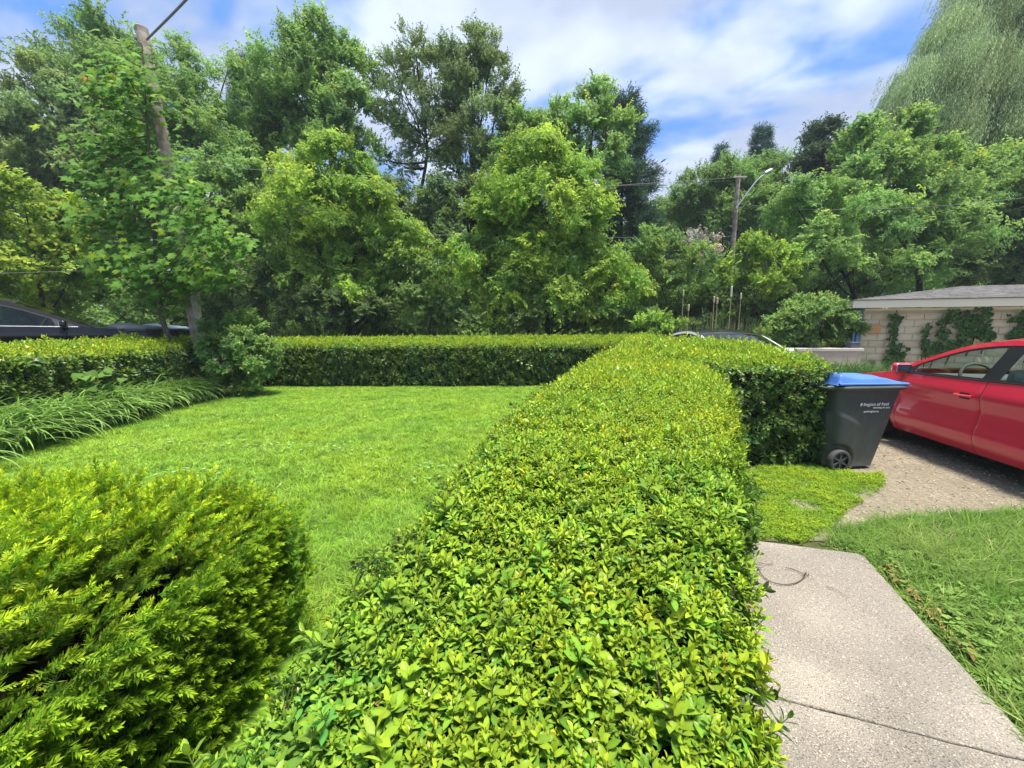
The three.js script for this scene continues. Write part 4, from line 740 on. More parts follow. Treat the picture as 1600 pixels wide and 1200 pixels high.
function wire(label, pts, r, m = wireMat) { const w = pts.map(([x, y, F]) => at(x, y, F)); const o = thing('overhead_wire', label, 'wire', w[0].clone()); part('cable', tube(w.map((p) => p.clone().sub(w[0])), r, 60, 6), m, o); return o; }
{ // the service drop is a twisted bundle
  const a = at(229, 62, 9.3), b = at(292, -2, 7.2), c = at(370, -90, 5.6), curve = new THREE.CatmullRomCurve3([a, b, c].map((p) => p.clone().sub(a)));
  const o = thing('overhead_wire', 'twisted service cable running from the leaning pole up out of the picture', 'wire', a);
  for (let s = 0; s < 3; s++) part('strand', tube(Array.from({ length: 90 }, (_, k) => { const t = k / 89, p = curve.getPointAt(t), w = t * 130 + s * 2.094; return p.add(V(Math.cos(w) * 0.009, Math.sin(w) * 0.009, Math.sin(w) * 0.007)); }), 0.011, 220, 5), wireMat, o);
}
wire('thin wire running left from the leaning pole across the sky', [[225, 68, 9.4], [120, 66, 11], [0, 59, 13], [-60, 54, 14]], 0.006);
wire('thin pale wire low in front of the left trees, ending at the leaning pole', [[300, 415, 9.4], [180, 421, 9.8], [0, 427, 10.6], [-80, 429, 11]], 0.004, paleWire);
wire('thin wire running right from the leaning pole in front of the trees', [[262, 240, 9.4], [330, 258, 10.5], [410, 266, 12], [480, 271, 13.3], [700, 280, 17], [930, 291, 20], [1150, 282, 22.8]], 0.006);
wire('wire crossing in front of the pine, ending at the street lamp pole', [[930, 292, 13], [990, 288, 16], [1154, 277, 22.8]], 0.006, paleWire);
wire('lower wire between the middle trees and the street lamp pole', [[660, 366, 13], [740, 369, 14], [960, 371, 16], [1110, 370, 19], [1146, 369, 22.5]], 0.007);
wire('wire running right from the street lamp pole across the broad trees', [[1148, 318, 22.6], [1190, 322, 19], [1240, 327, 16.6], [1350, 327, 15.4], [1480, 321, 14.5], [1620, 307, 13.5]], 0.005, paleWire);

// ---------------------------------------------------------------- low garage of rough blocks
seed(111);
{
  const TURN = -0.366, F = 12, z = -F, x0 = at(1345, 520, F).x, x1 = x0 + 9, top = at(1400, 484, F).y, gnd = -0.1, dp = 4.2;
  const t = thing('garage', 'low cream garage of rough stone-faced blocks under a grey shingle roof, on the right', 'building', V(x0, 0, z), TURN);
  const L = x1 - x0, cream = [C(0.78, 0.69, 0.48), C(0.82, 0.73, 0.52), C(0.73, 0.64, 0.44), C(0.84, 0.76, 0.56)];
  const grain = tex(256, 0.5, (u, v) => 0.86 + tnoise(u, v, 7, 5) * 0.22 + tnoise(u, v, 50, 4, 2) * 0.16), blockMats = cream.map((c) => new THREE.MeshStandardMaterial({ color: c, map: grain, roughness: 1 }));
  const mortar = std(C(0.6, 0.55, 0.42), 1);
  part('wall', mergeGeometries([moved(new THREE.BoxGeometry(L - 0.02, top - gnd, 0.2), L / 2, (top + gnd) / 2, -0.12), moved(new THREE.BoxGeometry(0.2, top - gnd, dp - 0.3), L - 0.12, (top + gnd) / 2, -dp / 2 - 0.08), moved(new THREE.BoxGeometry(L - 0.02, top - gnd, 0.2), L / 2, (top + gnd) / 2, -dp), moved(new THREE.BoxGeometry(0.2, top - gnd, 1.1), 0.12, (top + gnd) / 2, -0.78), moved(new THREE.BoxGeometry(0.2, top - gnd, 1.1), 0.12, (top + gnd) / 2, -dp + 0.66)]), mortar, t);
  const rock = (w, h) => { // one rough face with drafted edges
    const g = new THREE.BoxGeometry(w, h, 0.05, 4, 3, 1), p = g.attributes.position, s = rnd() * 50;
    for (let i = 0; i < p.count; i++) if (p.getZ(i) > 0) { const ex = 1 - Math.abs(p.getX(i)) / (w / 2), ey = 1 - Math.abs(p.getY(i)) / (h / 2), e = Math.min(1, Math.min(ex * 2.2, ey * 2.2)); p.setZ(i, 0.02 + e * (0.03 + 0.025 * noise.noise(p.getX(i) * 9 + s, p.getY(i) * 14, s))); }
    g.computeVertexNormals(); return g;
  };
  const ch = 0.2, bw = 0.4, full = Array.from({ length: 8 }, () => rock(bw - 0.012, ch - 0.012)), half = Array.from({ length: 3 }, () => rock(bw / 2 - 0.012, ch - 0.012)), rows = Math.floor((top - gnd) / ch), hTop = top - gnd - rows * ch;
  for (let r = 0; r < rows; r++) for (let k = -1, off = (r % 2) * bw / 2; k * bw + off < L - 0.01; k++) {
    let a = k * bw + off, g, w = bw; if (a < -0.01) { if (a < -bw / 2 - 0.01) continue; a = 0; w = bw / 2; g = half[Math.floor(rnd() * 3)]; } else g = full[Math.floor(rnd() * 8)]; if (a + w > L + 0.01) continue;
    const o = part('block', g, blockMats[Math.floor(rnd() * 4)], t); o.position.set(a + w / 2, gnd + (r + 0.5) * ch, 0.0);
  }
  const trim = std(C(0.74, 0.69, 0.54), 0.7), over = 0.42, fh = at(1330, 469, F - over).y - at(1330, 481, F - over).y, fb = at(1330, 481, F - over).y, ft = fb + fh;
  part('fascia', rbox(L + over * 2 + 0.3, fh, 0.03, 0.006), trim, t).position.set(L / 2 + 0.15, fb + fh / 2, over);
  part('fascia', rbox(0.03, fh, dp + over * 2 - 0.04, 0.006), trim, t).position.set(-over + 0.02, fb + fh / 2, -dp / 2);
  part('soffit', new THREE.BoxGeometry(L + over + 0.3, 0.02, over + 0.02), std(C(0.5, 0.48, 0.42), 0.9), t).position.set(L / 2 + 0.1, fb + 0.03, over / 2 - 0.03);
  part('frieze_board', new THREE.BoxGeometry(L, top - fb + 0.1, 0.03), trim, t).position.set(L / 2, top + 0.0, 0.075);
  // hipped roof: real shingle courses laid up each slope
  const ridgeH = at(1600, 441, F + dp / 2).y * 0.25 + ft * 0.75 - ft + 0.3, ex0 = -over - 0.02, ez0 = over + 0.03, half2 = dp / 2 + over, hipIn = half2 * 1.45, base = new THREE.BufferGeometry(), X1 = L + 1;
  const A = [ex0, ft, ez0], Bq = [X1, ft, ez0], R0 = [ex0 + hipIn, ft + ridgeH, ez0 - half2], R1 = [X1, ft + ridgeH, ez0 - half2], D = [ex0, ft, ez0 - half2 * 2], E = [X1, ft, ez0 - half2 * 2];
  base.setAttribute('position', new THREE.Float32BufferAttribute([...A, ...Bq, ...R1, ...A, ...R1, ...R0, ...D, ...A, ...R0, ...E, ...D, ...R0, ...E, ...R0, ...R1], 3)); base.computeVertexNormals();
  part('roof', base, std(C(0.06, 0.06, 0.062), 1), t);
  const shMats = [0.085, 0.105, 0.125, 0.15, 0.11].map((g) => new THREE.MeshStandardMaterial({ color: C(g * 1.03, g, g * 1.0), roughness: 1, map: grain }));
  const roof = t.children[t.children.length - 1], cl = Math.hypot(half2, ridgeH), tilt = Math.atan2(ridgeH, half2), course = 0.125, nC = Math.floor(cl / course), sg = {}; let count = 0;
  const rest = new Map();
  for (let c = 0; c < nC; c++) { const s = (c + 0.5) * course / cl; let x = ex0 + hipIn * s + 0.02; const y = ft + ridgeH * s + 0.012, zz = ez0 - half2 * s;
    while (x < X1) { const w = [0.14, 0.18, 0.24, 0.3][Math.floor(rnd() * 4)], key = w; sg[key] ??= new THREE.BoxGeometry(w - 0.006, 0.014, course + 0.03).rotateX(tilt + 0.05); const m = shMats[Math.floor(rnd() * 5)];
      if (count < 300) { const o = part('shingle', sg[key], m, roof); o.position.set(x + w / 2, y + 0.004 * rnd(), zz); count++; } else { if (!rest.has(m)) rest.set(m, []); rest.get(m).push(moved(sg[key], x + w / 2, y + 0.004 * rnd(), zz)); } x += w; } }
  for (const [m, gs] of rest) part('shingles', mergeGeometries(gs), m, roof).userData.kind = 'stuff';
  part('drip_edge', rbox(L + over * 2 + 0.34, 0.02, 0.05, 0.005), std(C(0.08, 0.08, 0.08), 0.7), t).position.set(L / 2 + 0.15, ft + 0.012, ez0 + 0.0);
  // blue door frame at the open left end
  const blue = std(C(0.09, 0.23, 0.36), 0.55);
  part('door_frame', mergeGeometries([moved(rbox(0.1, top - 0.75, 0.16, 0.01), -0.06, (top - 0.75) / 2 + 0.75, -0.06), moved(rbox(0.06, top - 0.75, 0.1, 0.01), -0.17, (top - 0.75) / 2 + 0.75, -0.02), moved(rbox(0.12, 0.12, 3, 0.01), -0.06, top - 0.06, -1.7)]), blue, t);
  const n0 = 0.13, n1 = { x: x0 + 0.42, y: at(1352, 520, F).y }, nt = at(1352, 507, F).y;
  part('board_notice', rbox(n1.x - x0 - n0, nt - n1.y, 0.03, 0.004), std(C(0.48, 0.27, 0.11), 0.8), t).position.set((n0 + n1.x - x0) / 2, (nt + n1.y) / 2, 0.1);
}
{ // ivy climbing the wall: each patch grows from the ground
  const L = new Leaves(); for (let k = 0; k < 5; k++) L.leaf(V(rr(-0.05, 0.05), rr(-0.05, 0.05), rr(0, 0.02)), V(rr(-1, 1), rr(-0.9, 0.2), 0.25), V(0, 0.5, 1), 0.085, 0.07, { seg: 2, fold: 0.2, wide: 0.4, col: C(1, 1, 1).multiplyScalar(rr(0.7, 1.25)) });
  const g = L.geo(), mat = leafMat(C(0.065, 0.135, 0.035), { transmission: 0.25 });
  const ivy = (label, spots) => {
    const c0 = at(1345, 520, 12), wall = (x, y) => { const h = (x - 800) / FOCAL / (ct + (600 - y) / FOCAL * st), s = (h * 12 - c0.x) / (Math.cos(0.366) + h * Math.sin(0.366)); return { s, y: at(x, y, 12 - s * Math.sin(0.366)).y, F: 12 - s * Math.sin(0.366) }; }, t = thing('climbing_ivy', label, 'ivy', V(c0.x, 0, -12), -0.366, 'ivy on the garage wall'), f = { x: 0 }, heap = new Inst(g, mat), stems = [];
    for (const [x, y, rx, ry] of spots) { const w = wall(x, y), c = V(w.s, w.y, 0), F = w.F, ax = rx * F / FOCAL, ay = ry * F / FOCAL; stems.push(tube([V(c.x - f.x - ax * 0.3, Math.max(0, c.y - ay - 0.4), 0.08), V(c.x - f.x, c.y, 0.1), V(c.x - f.x + ax * 0.2, c.y + ay * 0.9, 0.08)], 0.012, 6, 5)); for (let k = 0; k < 300 * ax * ay + 8; k++) { const p = V(c.x - f.x + gauss() * ax * 0.85, c.y + gauss() * ay * 0.85, rr(0.07, 0.19)); if (p.y < 0.02) continue; heap.add(p, new THREE.Quaternion().setFromEuler(new THREE.Euler(gauss() * 0.5, gauss() * 0.5, gauss() * 1.5)), rr(0.7, 1.3), C(1, 1, 1).multiplyScalar(rr(0.7, 1.4))); } }
    part('stem', mergeGeometries(stems), bark.dark, t); heap.build('leaves', t);
  };
  ivy('narrow column of ivy near the left corner of the garage wall', [[1395, 498, 8, 14], [1394, 520, 8, 18], [1392, 545, 8, 18], [1403, 550, 6, 16], [1390, 562, 16, 10]]);
  ivy('thin sparse ivy strand between the narrow ivy column and the wide ivy patch', [[1443, 515, 4, 10], [1442, 535, 4, 14], [1445, 550, 5, 8]]);
  ivy('wide thick patch of ivy hanging under the garage eave', [[1478, 495, 14, 12], [1505, 500, 20, 16], [1528, 498, 14, 18], [1520, 520, 20, 14], [1470, 522, 10, 16], [1490, 535, 26, 12], [1540, 520, 12, 10], [1460, 545, 14, 10]]);
  ivy('ivy at the right edge of the picture on the garage wall', [[1590, 498, 16, 12], [1598, 515, 16, 16], [1578, 520, 8, 10], [1610, 530, 20, 14]]);
}
{ // low wall left of the garage, with a dark box on it
  const F = 11.7, a = at(1225, 546, F), b = at(1343, 546, F), t = thing('low_wall', 'low pale concrete wall with a flat coping, left of the garage corner', 'wall', V(a.x, 0, -F)), h = a.y - 0.05;
  part('wall_body', rbox(b.x - a.x, h + 0.2, 0.2, 0.01), std(C(0.46, 0.38, 0.32), 0.95), t).position.set((b.x - a.x) / 2, (h + 0.2) / 2 - 0.2, 0);
  part('coping', rbox(b.x - a.x + 0.04, 0.09, 0.28, 0.012), std(C(0.5, 0.47, 0.42), 0.9), t).position.set((b.x - a.x) / 2, h + 0.047, 0);
  const c = at(1337, 541, F - 0.1), k = thing('crate', 'small dark crate on the low wall at the garage corner', 'box', V(c.x, h + 0.095, -F));
  part('crate_body', rbox(0.26, 0.15, 0.2, 0.012), std(C(0.1, 0.1, 0.12), 0.7), k).position.y = 0.075; part('crate_rim', rbox(0.28, 0.03, 0.22, 0.008), std(C(0.14, 0.14, 0.16), 0.7), k).position.y = 0.16;
}
{
  const heap = new Heap(many(3, () => makeTuft(16, 0.62, 0.016, 1.4)), leafMat(C(0.07, 0.15, 0.03), {}));
  const c = at(1330, 580, 9.6), t = thing('weeds', 'tangle of tall weeds at the foot of the garage wall behind the bin', 'plants', V(c.x, 0, -9.6));
  for (let k = 0; k < 420; k++) { heap.add(V(gauss() * 1.1, 0, gauss() * 0.7), aim(jitterDir(Y, 0.35)), rr(0.6, 1.3), W1.clone().multiplyScalar(rr(0.7, 1.4))); }
  heap.build('blades', t);
}
// ---------------------------------------------------------------- cars
const curve1 = (pts) => (s) => { // smooth interpolation through [s, value]
  if (s <= pts[0][0]) return pts[0][1]; const n = pts.length; if (s >= pts[n - 1][0]) return pts[n - 1][1];
  let i = 0; while (s > pts[i + 1][0]) i++;
  const m = (k) => { const a = pts[Math.max(0, k - 1)], b = pts[Math.min(n - 1, k + 1)]; return (b[1] - a[1]) / (b[0] - a[0]); }, [x0, y0] = pts[i], [x1, y1] = pts[i + 1], h = x1 - x0, t = (s - x0) / h;
  return y0 * (2 * t ** 3 - 3 * t * t + 1) + h * m(i) * (t ** 3 - 2 * t * t + t) + y1 * (3 * t * t - 2 * t ** 3) + h * m(i + 1) * (t ** 3 - t * t);
};
const gridGeo = (nu, nv, f) => { const p = [], idx = [], uvs = []; for (let j = 0; j <= nv; j++) for (let i = 0; i <= nu; i++) { const q = f(i / nu, j / nv); p.push(q.x, q.y, q.z); uvs.push(i / nu, j / nv); if (i && j) { const a = (j - 1) * (nu + 1) + i - 1, b = a + 1, c = a + nu + 2, d = a + nu + 1; idx.push(a, b, c, a, c, d); } } const g = new THREE.BufferGeometry(); g.setAttribute('position', new THREE.Float32BufferAttribute(p, 3)); g.setAttribute('uv', new THREE.Float32BufferAttribute(uvs, 2)); g.setIndex(idx); g.computeVertexNormals(); return g; };
const blackTrim = std(C(0.012, 0.012, 0.013), 0.45), rubber = std(C(0.02, 0.02, 0.021), 0.9), glassMat = new THREE.MeshPhysicalMaterial({ color: C(0.8, 0.88, 0.87), roughness: 0.03, transmission: 1, thickness: 0, ior: 1.52 }), seatMat = std(C(0.09, 0.09, 0.095), 0.9), seatPale = std(C(0.36, 0.38, 0.38), 0.9), alloy = std(C(0.45, 0.46, 0.48), 0.35, { metalness: 0.8 });
const darkGlass = new THREE.MeshPhysicalMaterial({ color: C(0.3, 0.42, 0.37), roughness: 0.03, transmission: 1, thickness: 0, ior: 1.52 });
function car(name, label, pos, turn, o) {
  const t = thing(name, label, 'car', pos, turn), L = o.L, W = o.W, hs = o.hs ?? 1, paint = o.paint, glass = o.glass ?? glassMat, side2 = { ...{} };
  const sc = (a) => curve1(a.map(([s, h]) => [s * L / 4.05, h * hs])), belt = sc(o.belt), edge0 = sc(o.edge), edge = (s) => Math.max(belt(s), edge0(s)), crown = sc(o.crown), k = L / 4.05;
  const plan = (s) => W * (1 - 0.2 * Math.pow(Math.max(0, 1 - s / (0.9 * k)), 2.2) - 0.12 * Math.pow(Math.max(0, 1 - (L - s) / (0.7 * k)), 2.2));
  const prof = curve1([[0.16, -0.1], [0.22, -0.06], [0.29, -0.018], [0.36, 0.0], [0.42, 0.003], [0.52, -0.022], [0.66, -0.03], [0.77, -0.012], [0.81, -0.008], [0.86, -0.022], [0.95, -0.055]].map(([h, v]) => [h * hs, v]));
  const hw = (s, h) => { const b = Math.min(belt(s), 0.95 * hs); return plan(s) + (h <= b ? prof(h) : prof(b) - (h - b) * 0.42); };
  const wheelR = 0.31 * (hs > 1.1 ? 1.15 : 1), sF = 0.82 * k, sR = L - 0.76 * k, archR = wheelR + 0.05, low = 0.2 * hs;
  const hmin = (s) => { for (const c of [sF, sR]) { const d = Math.abs(s - c); if (d < archR) return Math.max(low, wheelR + Math.sqrt(archR * archR - d * d)); } return low; };
  const S = (s, h, sg, out = 0) => V(sg * (hw(s, h) + out), h, s);
  const sidePanel = (s0, s1, sg, inset = 0) => { const nu = Math.max(6, Math.round((s1 - s0) / 0.025)); return gridGeo(nu, 26, (u, v) => { const s = lerp(s0, s1, u); return S(s, lerp(hmin(s), belt(s), v), sg, -inset - 0.004 * Math.pow(Math.max(0, 1 - Math.min(u, 1 - u) * (s1 - s0) / 0.01), 2)); }); };
  const d1 = 1.27 * k, d2 = 2.34 * k, d3 = 3.18 * k, gap = 0.005;
  const liner = new THREE.MeshStandardMaterial({ color: C(0.01, 0.01, 0.01), roughness: 1 });
  for (const sg of [-1, 1]) {
    part('front_wing', sidePanel(0.02, d1 - gap, sg), paint, t);
    const fd = part('front_door', sidePanel(d1, d2 - gap, sg), paint, t), rd = part('rear_door', sidePanel(d2, d3 - gap, sg), paint, t);
    part('rear_quarter', sidePanel(d3, L - 0.02, sg), paint, t);
    part('door_liner', sidePanel(0.5, L - 0.4, sg, 0.022), liner, t);
    for (const [door, s] of [[fd, d2 - 0.17], [rd, d3 - 0.2]]) {
      const h = 0.8 * hs * (o.handleUp ?? 1), a = S(s - 0.1, h, sg, 0.012), b = S(s + 0.1, h, sg, 0.012), m = S(s, h, sg, 0.036), g = part('handle', tube([a, a.clone().lerp(m, 0.6), m, m.clone().lerp(b, 0.5), b], 0.013, 16, 8).scale(1, 1, 1), paint, door);
      part('handle_cup', gridGeo(12, 8, (u, v) => { const x = (u - 0.5) * 2, y = (v - 0.5) * 2, q = S(s + x * 0.06, h - 0.004 + y * 0.034, sg, 0.0015 + (x * x + y * y < 1 ? 0.001 : 0)); return q; }), blackTrim, door).visible = true;
    }
    // greenhouse: black frame with window openings, body-coloured rail above
    const sa = o.glassFrom * k, sb = o.glassTo * k, rail = 0.05 * hs, topOf = (s) => edge(s) - rail, botOf = (s) => belt(s) + 0.012;
    const outline = (s0, s1, lo, hi, leanA, leanB) => { const p = [], n = 22; for (let i = 0; i <= n; i++) { const s = lerp(s0, s1, i / n); p.push([s, botOf(s) + lo]); } for (let i = n; i >= 0; i--) { const s = lerp(s0 + leanA, s1 + leanB, i / n); p.push([s, Math.max(botOf(s) + lo + 0.004, topOf(s) - hi)]); } return p; };
    const map = (shape, out) => { const g = new THREE.ShapeGeometry(shape, 2), p = g.attributes.position; for (let i = 0; i < p.count; i++) { const q = S(p.getX(i), p.getY(i), sg, out); p.setXYZ(i, q.x, q.y, q.z); } g.computeVertexNormals(); return g; };
    const toShape = (p) => new THREE.Shape(p.map((q) => new THREE.Vector2(q[0], q[1])));
    const w1 = outline((o.glassFrom + 0.3) * k, d2 - 0.09, 0.02, 0.025, 0.05, 0.06), w2 = outline(d2 + 0.09, d3 + 0.14 * k, 0.02, 0.025, 0.06, -0.1);
    const frame = toShape(outline(sa, sb, 0, -0.002, 0, 0)); for (const w of [w1, w2]) frame.holes.push(new THREE.Path(w.map((q) => new THREE.Vector2(q[0], q[1]))));
    part('window_frame', map(frame, -0.002), blackTrim, t);
    part('side_window', map(toShape(w1), -0.008), glass, t); part('side_window', map(toShape(w2), -0.008), glass, t);
    part('window_sill_trim', tube(Array.from({ length: 24 }, (_, i) => { const s = lerp(sa + 0.05, sb - 0.05, i / 23); return S(s, belt(s) + 0.008, sg, 0.001); }), 0.007, 40, 6), o.sillTrim ?? blackTrim, t);
    part('roof_rail', gridGeo(70, 3, (u, v) => { const s = lerp(o.cowl * k, o.tail * k, u), e = edge(s); return S(s, lerp(Math.max(belt(s), e - rail), e, v), sg, 0.001); }), paint, t);
    // small quarter pane ahead of the front window, and the mirror
    const mp = S((o.glassFrom + 0.2) * k, belt((o.glassFrom + 0.2) * k) + 0.07, sg, 0.085), m = part('door_mirror', mergeGeometries([moved(rbox(0.2, 0.13, 0.1, 0.045, 5), mp.x, mp.y, mp.z), moved(rbox(0.12, 0.035, 0.05, 0.012), mp.x - sg * 0.1, mp.y - 0.045, mp.z + 0.01)]), o.mirror ?? paint, t);
    part('mirror_glass', moved(rbox(0.16, 0.095, 0.01, 0.004), mp.x, mp.y, mp.z + 0.051), std(C(0.5, 0.55, 0.6), 0.05, { metalness: 1 }), m);
    const lampS = S(0.22 * k, belt(0.22 * k) - 0.1 * hs, sg, -0.01); part('headlight', new THREE.SphereGeometry(0.1, 14, 10).scale(1.1, 0.7, 1.6).translate(lampS.x - sg * 0.04, lampS.y, lampS.z), new THREE.MeshPhysicalMaterial({ color: C(0.6, 0.62, 0.64), roughness: 0.1, clearcoat: 1 }), t);
    const tl = S(L - 0.12, belt(L - 0.12) - 0.12 * hs, sg, -0.02); part('tail_light', new THREE.SphereGeometry(0.1, 14, 10).scale(0.9, 1.3, 1.0).translate(tl.x - sg * 0.03, tl.y, tl.z), new THREE.MeshPhysicalMaterial({ color: C(0.4, 0.01, 0.01), roughness: 0.15, clearcoat: 1 }), t);
    for (const s of [sF, sR]) {
      const wg = new THREE.Group(); wg.name = 'wheel'; wg.position.set(sg * (W - 0.1), wheelR, s); t.add(wg);
      part('tyre', new THREE.LatheGeometry([[wheelR * 0.66, -0.09], [wheelR * 0.9, -0.105], [wheelR * 0.985, -0.085], [wheelR, -0.05], [wheelR, 0.05], [wheelR * 0.985, 0.085], [wheelR * 0.9, 0.105], [wheelR * 0.66, 0.09]].map((a) => new THREE.Vector2(...a)), 36).rotateZ(Math.PI / 2), rubber, wg);
      const sp = [new THREE.CylinderGeometry(wheelR * 0.15, wheelR * 0.15, 0.05, 16).rotateZ(Math.PI / 2).translate(sg * 0.05, 0, 0), new THREE.TorusGeometry(wheelR * 0.63, 0.02, 8, 32).rotateY(Math.PI / 2).translate(sg * 0.06, 0, 0)]; for (let i = 0; i < 5; i++) sp.push(new THREE.BoxGeometry(0.03, wheelR * 0.55, 0.05).translate(sg * 0.055, wheelR * 0.36, 0).rotateX(i * 1.2566));
      part('rim', mergeGeometries(sp), alloy, wg);
    }
  }
  const T = (s, u) => V(u * hw(s, edge(s)), edge(s) + crown(s) * (1 - u * u), s), top = (s0, s1, u0 = -1, u1 = 1, n = 30) => gridGeo(24, n, (u, v) => T(lerp(s0, s1, v), lerp(u0, u1, u)));
  part('bonnet', top(0.03, o.cowl * k), paint, t);
  part('windscreen', top(o.cowl * k, o.roofFrom * k, -0.93, 0.93), glass, t);
  for (const sg of [-1, 1]) part('windscreen_pillar', top(o.cowl * k, o.roofFrom * k, sg * 0.93, sg), o.pillar ?? paint, t);
  part('windscreen_surround', mergeGeometries([top(o.roofFrom * k - 0.05, o.roofFrom * k, -0.92, 0.92, 2), top(o.cowl * k, o.cowl * k + 0.04, -0.92, 0.92, 2)]).translate(0, 0.003, -0.002), blackTrim, t);
  part('roof', top(o.roofFrom * k, o.roofTo * k), o.roofPaint ?? paint, t);
  part('rear_window', top(o.roofTo * k, o.tail * k, -0.9, 0.9), darkGlass, t);
  for (const sg of [-1, 1]) part('rear_pillar', top(o.roofTo * k, o.tail * k, sg * 0.9, sg), paint, t);
  part('tail', top(o.tail * k, L - 0.02), paint, t);
  part('front_bumper', gridGeo(20, 14, (u, v) => { const x = (u - 0.5) * 2, h = lerp(low, belt(0.02), v), w = hw(0.02, h); return V(x * w, h + crown(0.03) * (1 - x * x) * v, 0.02 - 0.12 * (1 - x * x) - 0.05 * Math.sin(v * 3.14)); }), paint, t);
  part('rear_bumper', gridGeo(20, 14, (u, v) => { const x = (u - 0.5) * 2, h = lerp(low, belt(L - 0.02), v), w = hw(L - 0.02, h); return V(x * w, h + crown(L - 0.03) * (1 - x * x) * v, L - 0.02 + 0.1 * (1 - x * x) + 0.05 * Math.sin(v * 3.14)); }), paint, t);
  part('grille', moved(rbox(0.9, 0.16, 0.04, 0.015), 0, 0.45 * hs, -0.15), blackTrim, t);
  part('underbody', new THREE.BoxGeometry(W * 1.78, 0.06, L - 0.35).translate(0, low + 0.02, L / 2), blackTrim, t);
  // inside
  part('dashboard', moved(rbox(W * 1.5, 0.22, 0.45, 0.07, 4), 0, belt(1.2 * k) - 0.1, (o.cowl + 0.42) * k), seatMat, t);
  part('steering_wheel', new THREE.TorusGeometry(0.18, 0.016, 8, 28).rotateX(-0.4).translate(-0.36, belt(1.2 * k) - 0.0, (o.cowl + 0.72) * k), seatMat, t);
  for (const x of [-0.36, 0.36]) for (const [s, far] of [[2.05 * k, 0], [2.95 * k, 1]]) {
    const seatG = [moved(rbox(0.5, 0.14, 0.5, 0.05, 3), x, 0.5 * hs, s - 0.1), moved(rbox(0.48, 0.6, 0.13, 0.055, 4), x, 0.8 * hs, s + 0.22, 0, 0.22), moved(rbox(0.27, 0.18, 0.1, 0.045, 4), x, 1.17 * hs, s + 0.29, 0, 0.15)];
    part('seat', mergeGeometries(seatG), far ? seatMat : seatPale, t);
  }
  return t;
}
const shape5 = { belt: [[0, 0.68], [0.25, 0.79], [0.6, 0.86], [1.0, 0.915], [1.35, 0.94], [2.35, 0.97], [3.3, 1.0], [3.8, 1.0], [4.05, 0.92]], edge: [[0, 0.68], [0.25, 0.79], [0.6, 0.86], [1.0, 0.93], [1.45, 1.145], [1.9, 1.325], [2.3, 1.392], [2.75, 1.39], [3.3, 1.31], [3.7, 1.13], [3.9, 0.99], [4.05, 0.92]], crown: [[0, 0.02], [0.6, 0.06], [1.0, 0.05], [1.5, 0.06], [2.2, 0.06], [3.2, 0.06], [4.05, 0.05]], glassFrom: 1.08, glassTo: 3.62, cowl: 0.98, roofFrom: 1.86, roofTo: 3.25, tail: 3.8 };
const redPaint = new THREE.MeshPhysicalMaterial({ color: C(0.68, 0.015, 0.055), roughness: 0.4, clearcoat: 1, clearcoatRoughness: 0.015 });
const whitePaint = new THREE.MeshPhysicalMaterial({ color: C(0.68, 0.7, 0.71), roughness: 0.4, clearcoat: 1, clearcoatRoughness: 0.04 });
const blackPaint = new THREE.MeshPhysicalMaterial({ color: C(0.006, 0.006, 0.007), roughness: 0.6, specularIntensity: 0.2, clearcoat: 0.8, clearcoatRoughness: 0.04 });
car('red_car', 'glossy red hatchback parked on the gravel driveway behind the wheeled bin', V(6.10, 0, -6.2), -0.178, { ...shape5, L: 4.05, W: 0.86, paint: redPaint, glass: glassMat });
car('white_car', 'white car of which only the roof and windscreen show above the hedge', V(4.8, -0.02, -6.75), Math.PI, { ...shape5, L: 4.3, W: 0.9, hs: 1.02, paint: whitePaint, roofPaint: blackPaint });
car('black_car', 'black sport utility car at the left edge, showing above the left hedge', V(-8.22, 0.4, -9.5), -0.87, { ...shape5, L: 4.7, W: 0.92, hs: 1.18, paint: blackPaint, glass: darkGlass, sillTrim: alloy,
  belt: [[0, 0.6], [0.2, 0.78], [0.5, 0.88], [0.9, 0.93], [1.35, 0.94], [2.35, 0.96], [3.3, 0.98], [3.8, 0.98], [4.05, 0.9]], edge: [[0, 0.6], [0.2, 0.78], [0.5, 0.88], [0.9, 0.93], [1.45, 1.16], [1.9, 1.335], [2.3, 1.38], [3.2, 1.37], [3.7, 1.28], [3.92, 1.0], [4.05, 0.9]] });

// ---------------------------------------------------------------- wheeled bins
const { FontLoader } = await import('three/addons/loaders/FontLoader.js');
const { TextGeometry } = await import('three/addons/geometries/TextGeometry.js');
const font = await new FontLoader().loadAsync('fonts/droid/droid_sans_bold.typeface.json');
const binGrey = new THREE.MeshStandardMaterial({ roughness: 0.55, map: tex(512, 1, (u, v) => { const n = tnoise(u * 1, v, 6, 2, 3) * 0.05, s = Math.max(0, tnoise(u, v * 0.12, 46, 5, 2)) * 0.09, d = 0.16 * Math.pow(Math.max(0, 1 - v / 0.2), 2) * (0.7 + tnoise(u, v, 14, 9, 2)); const l = 0.265 + n + s; return [l + d * 1.05, l * 1.1 + d * 0.95, l * 1.07 + d * 0.75]; }) }), binDark = std(C(0.03, 0.034, 0.035), 0.5), printWhite = std(C(0.8, 0.8, 0.8), 0.6);
const blueLid = std(C(0.062, 0.165, 0.47), 0.45), greyLid = std(C(0.13, 0.135, 0.14), 0.4);
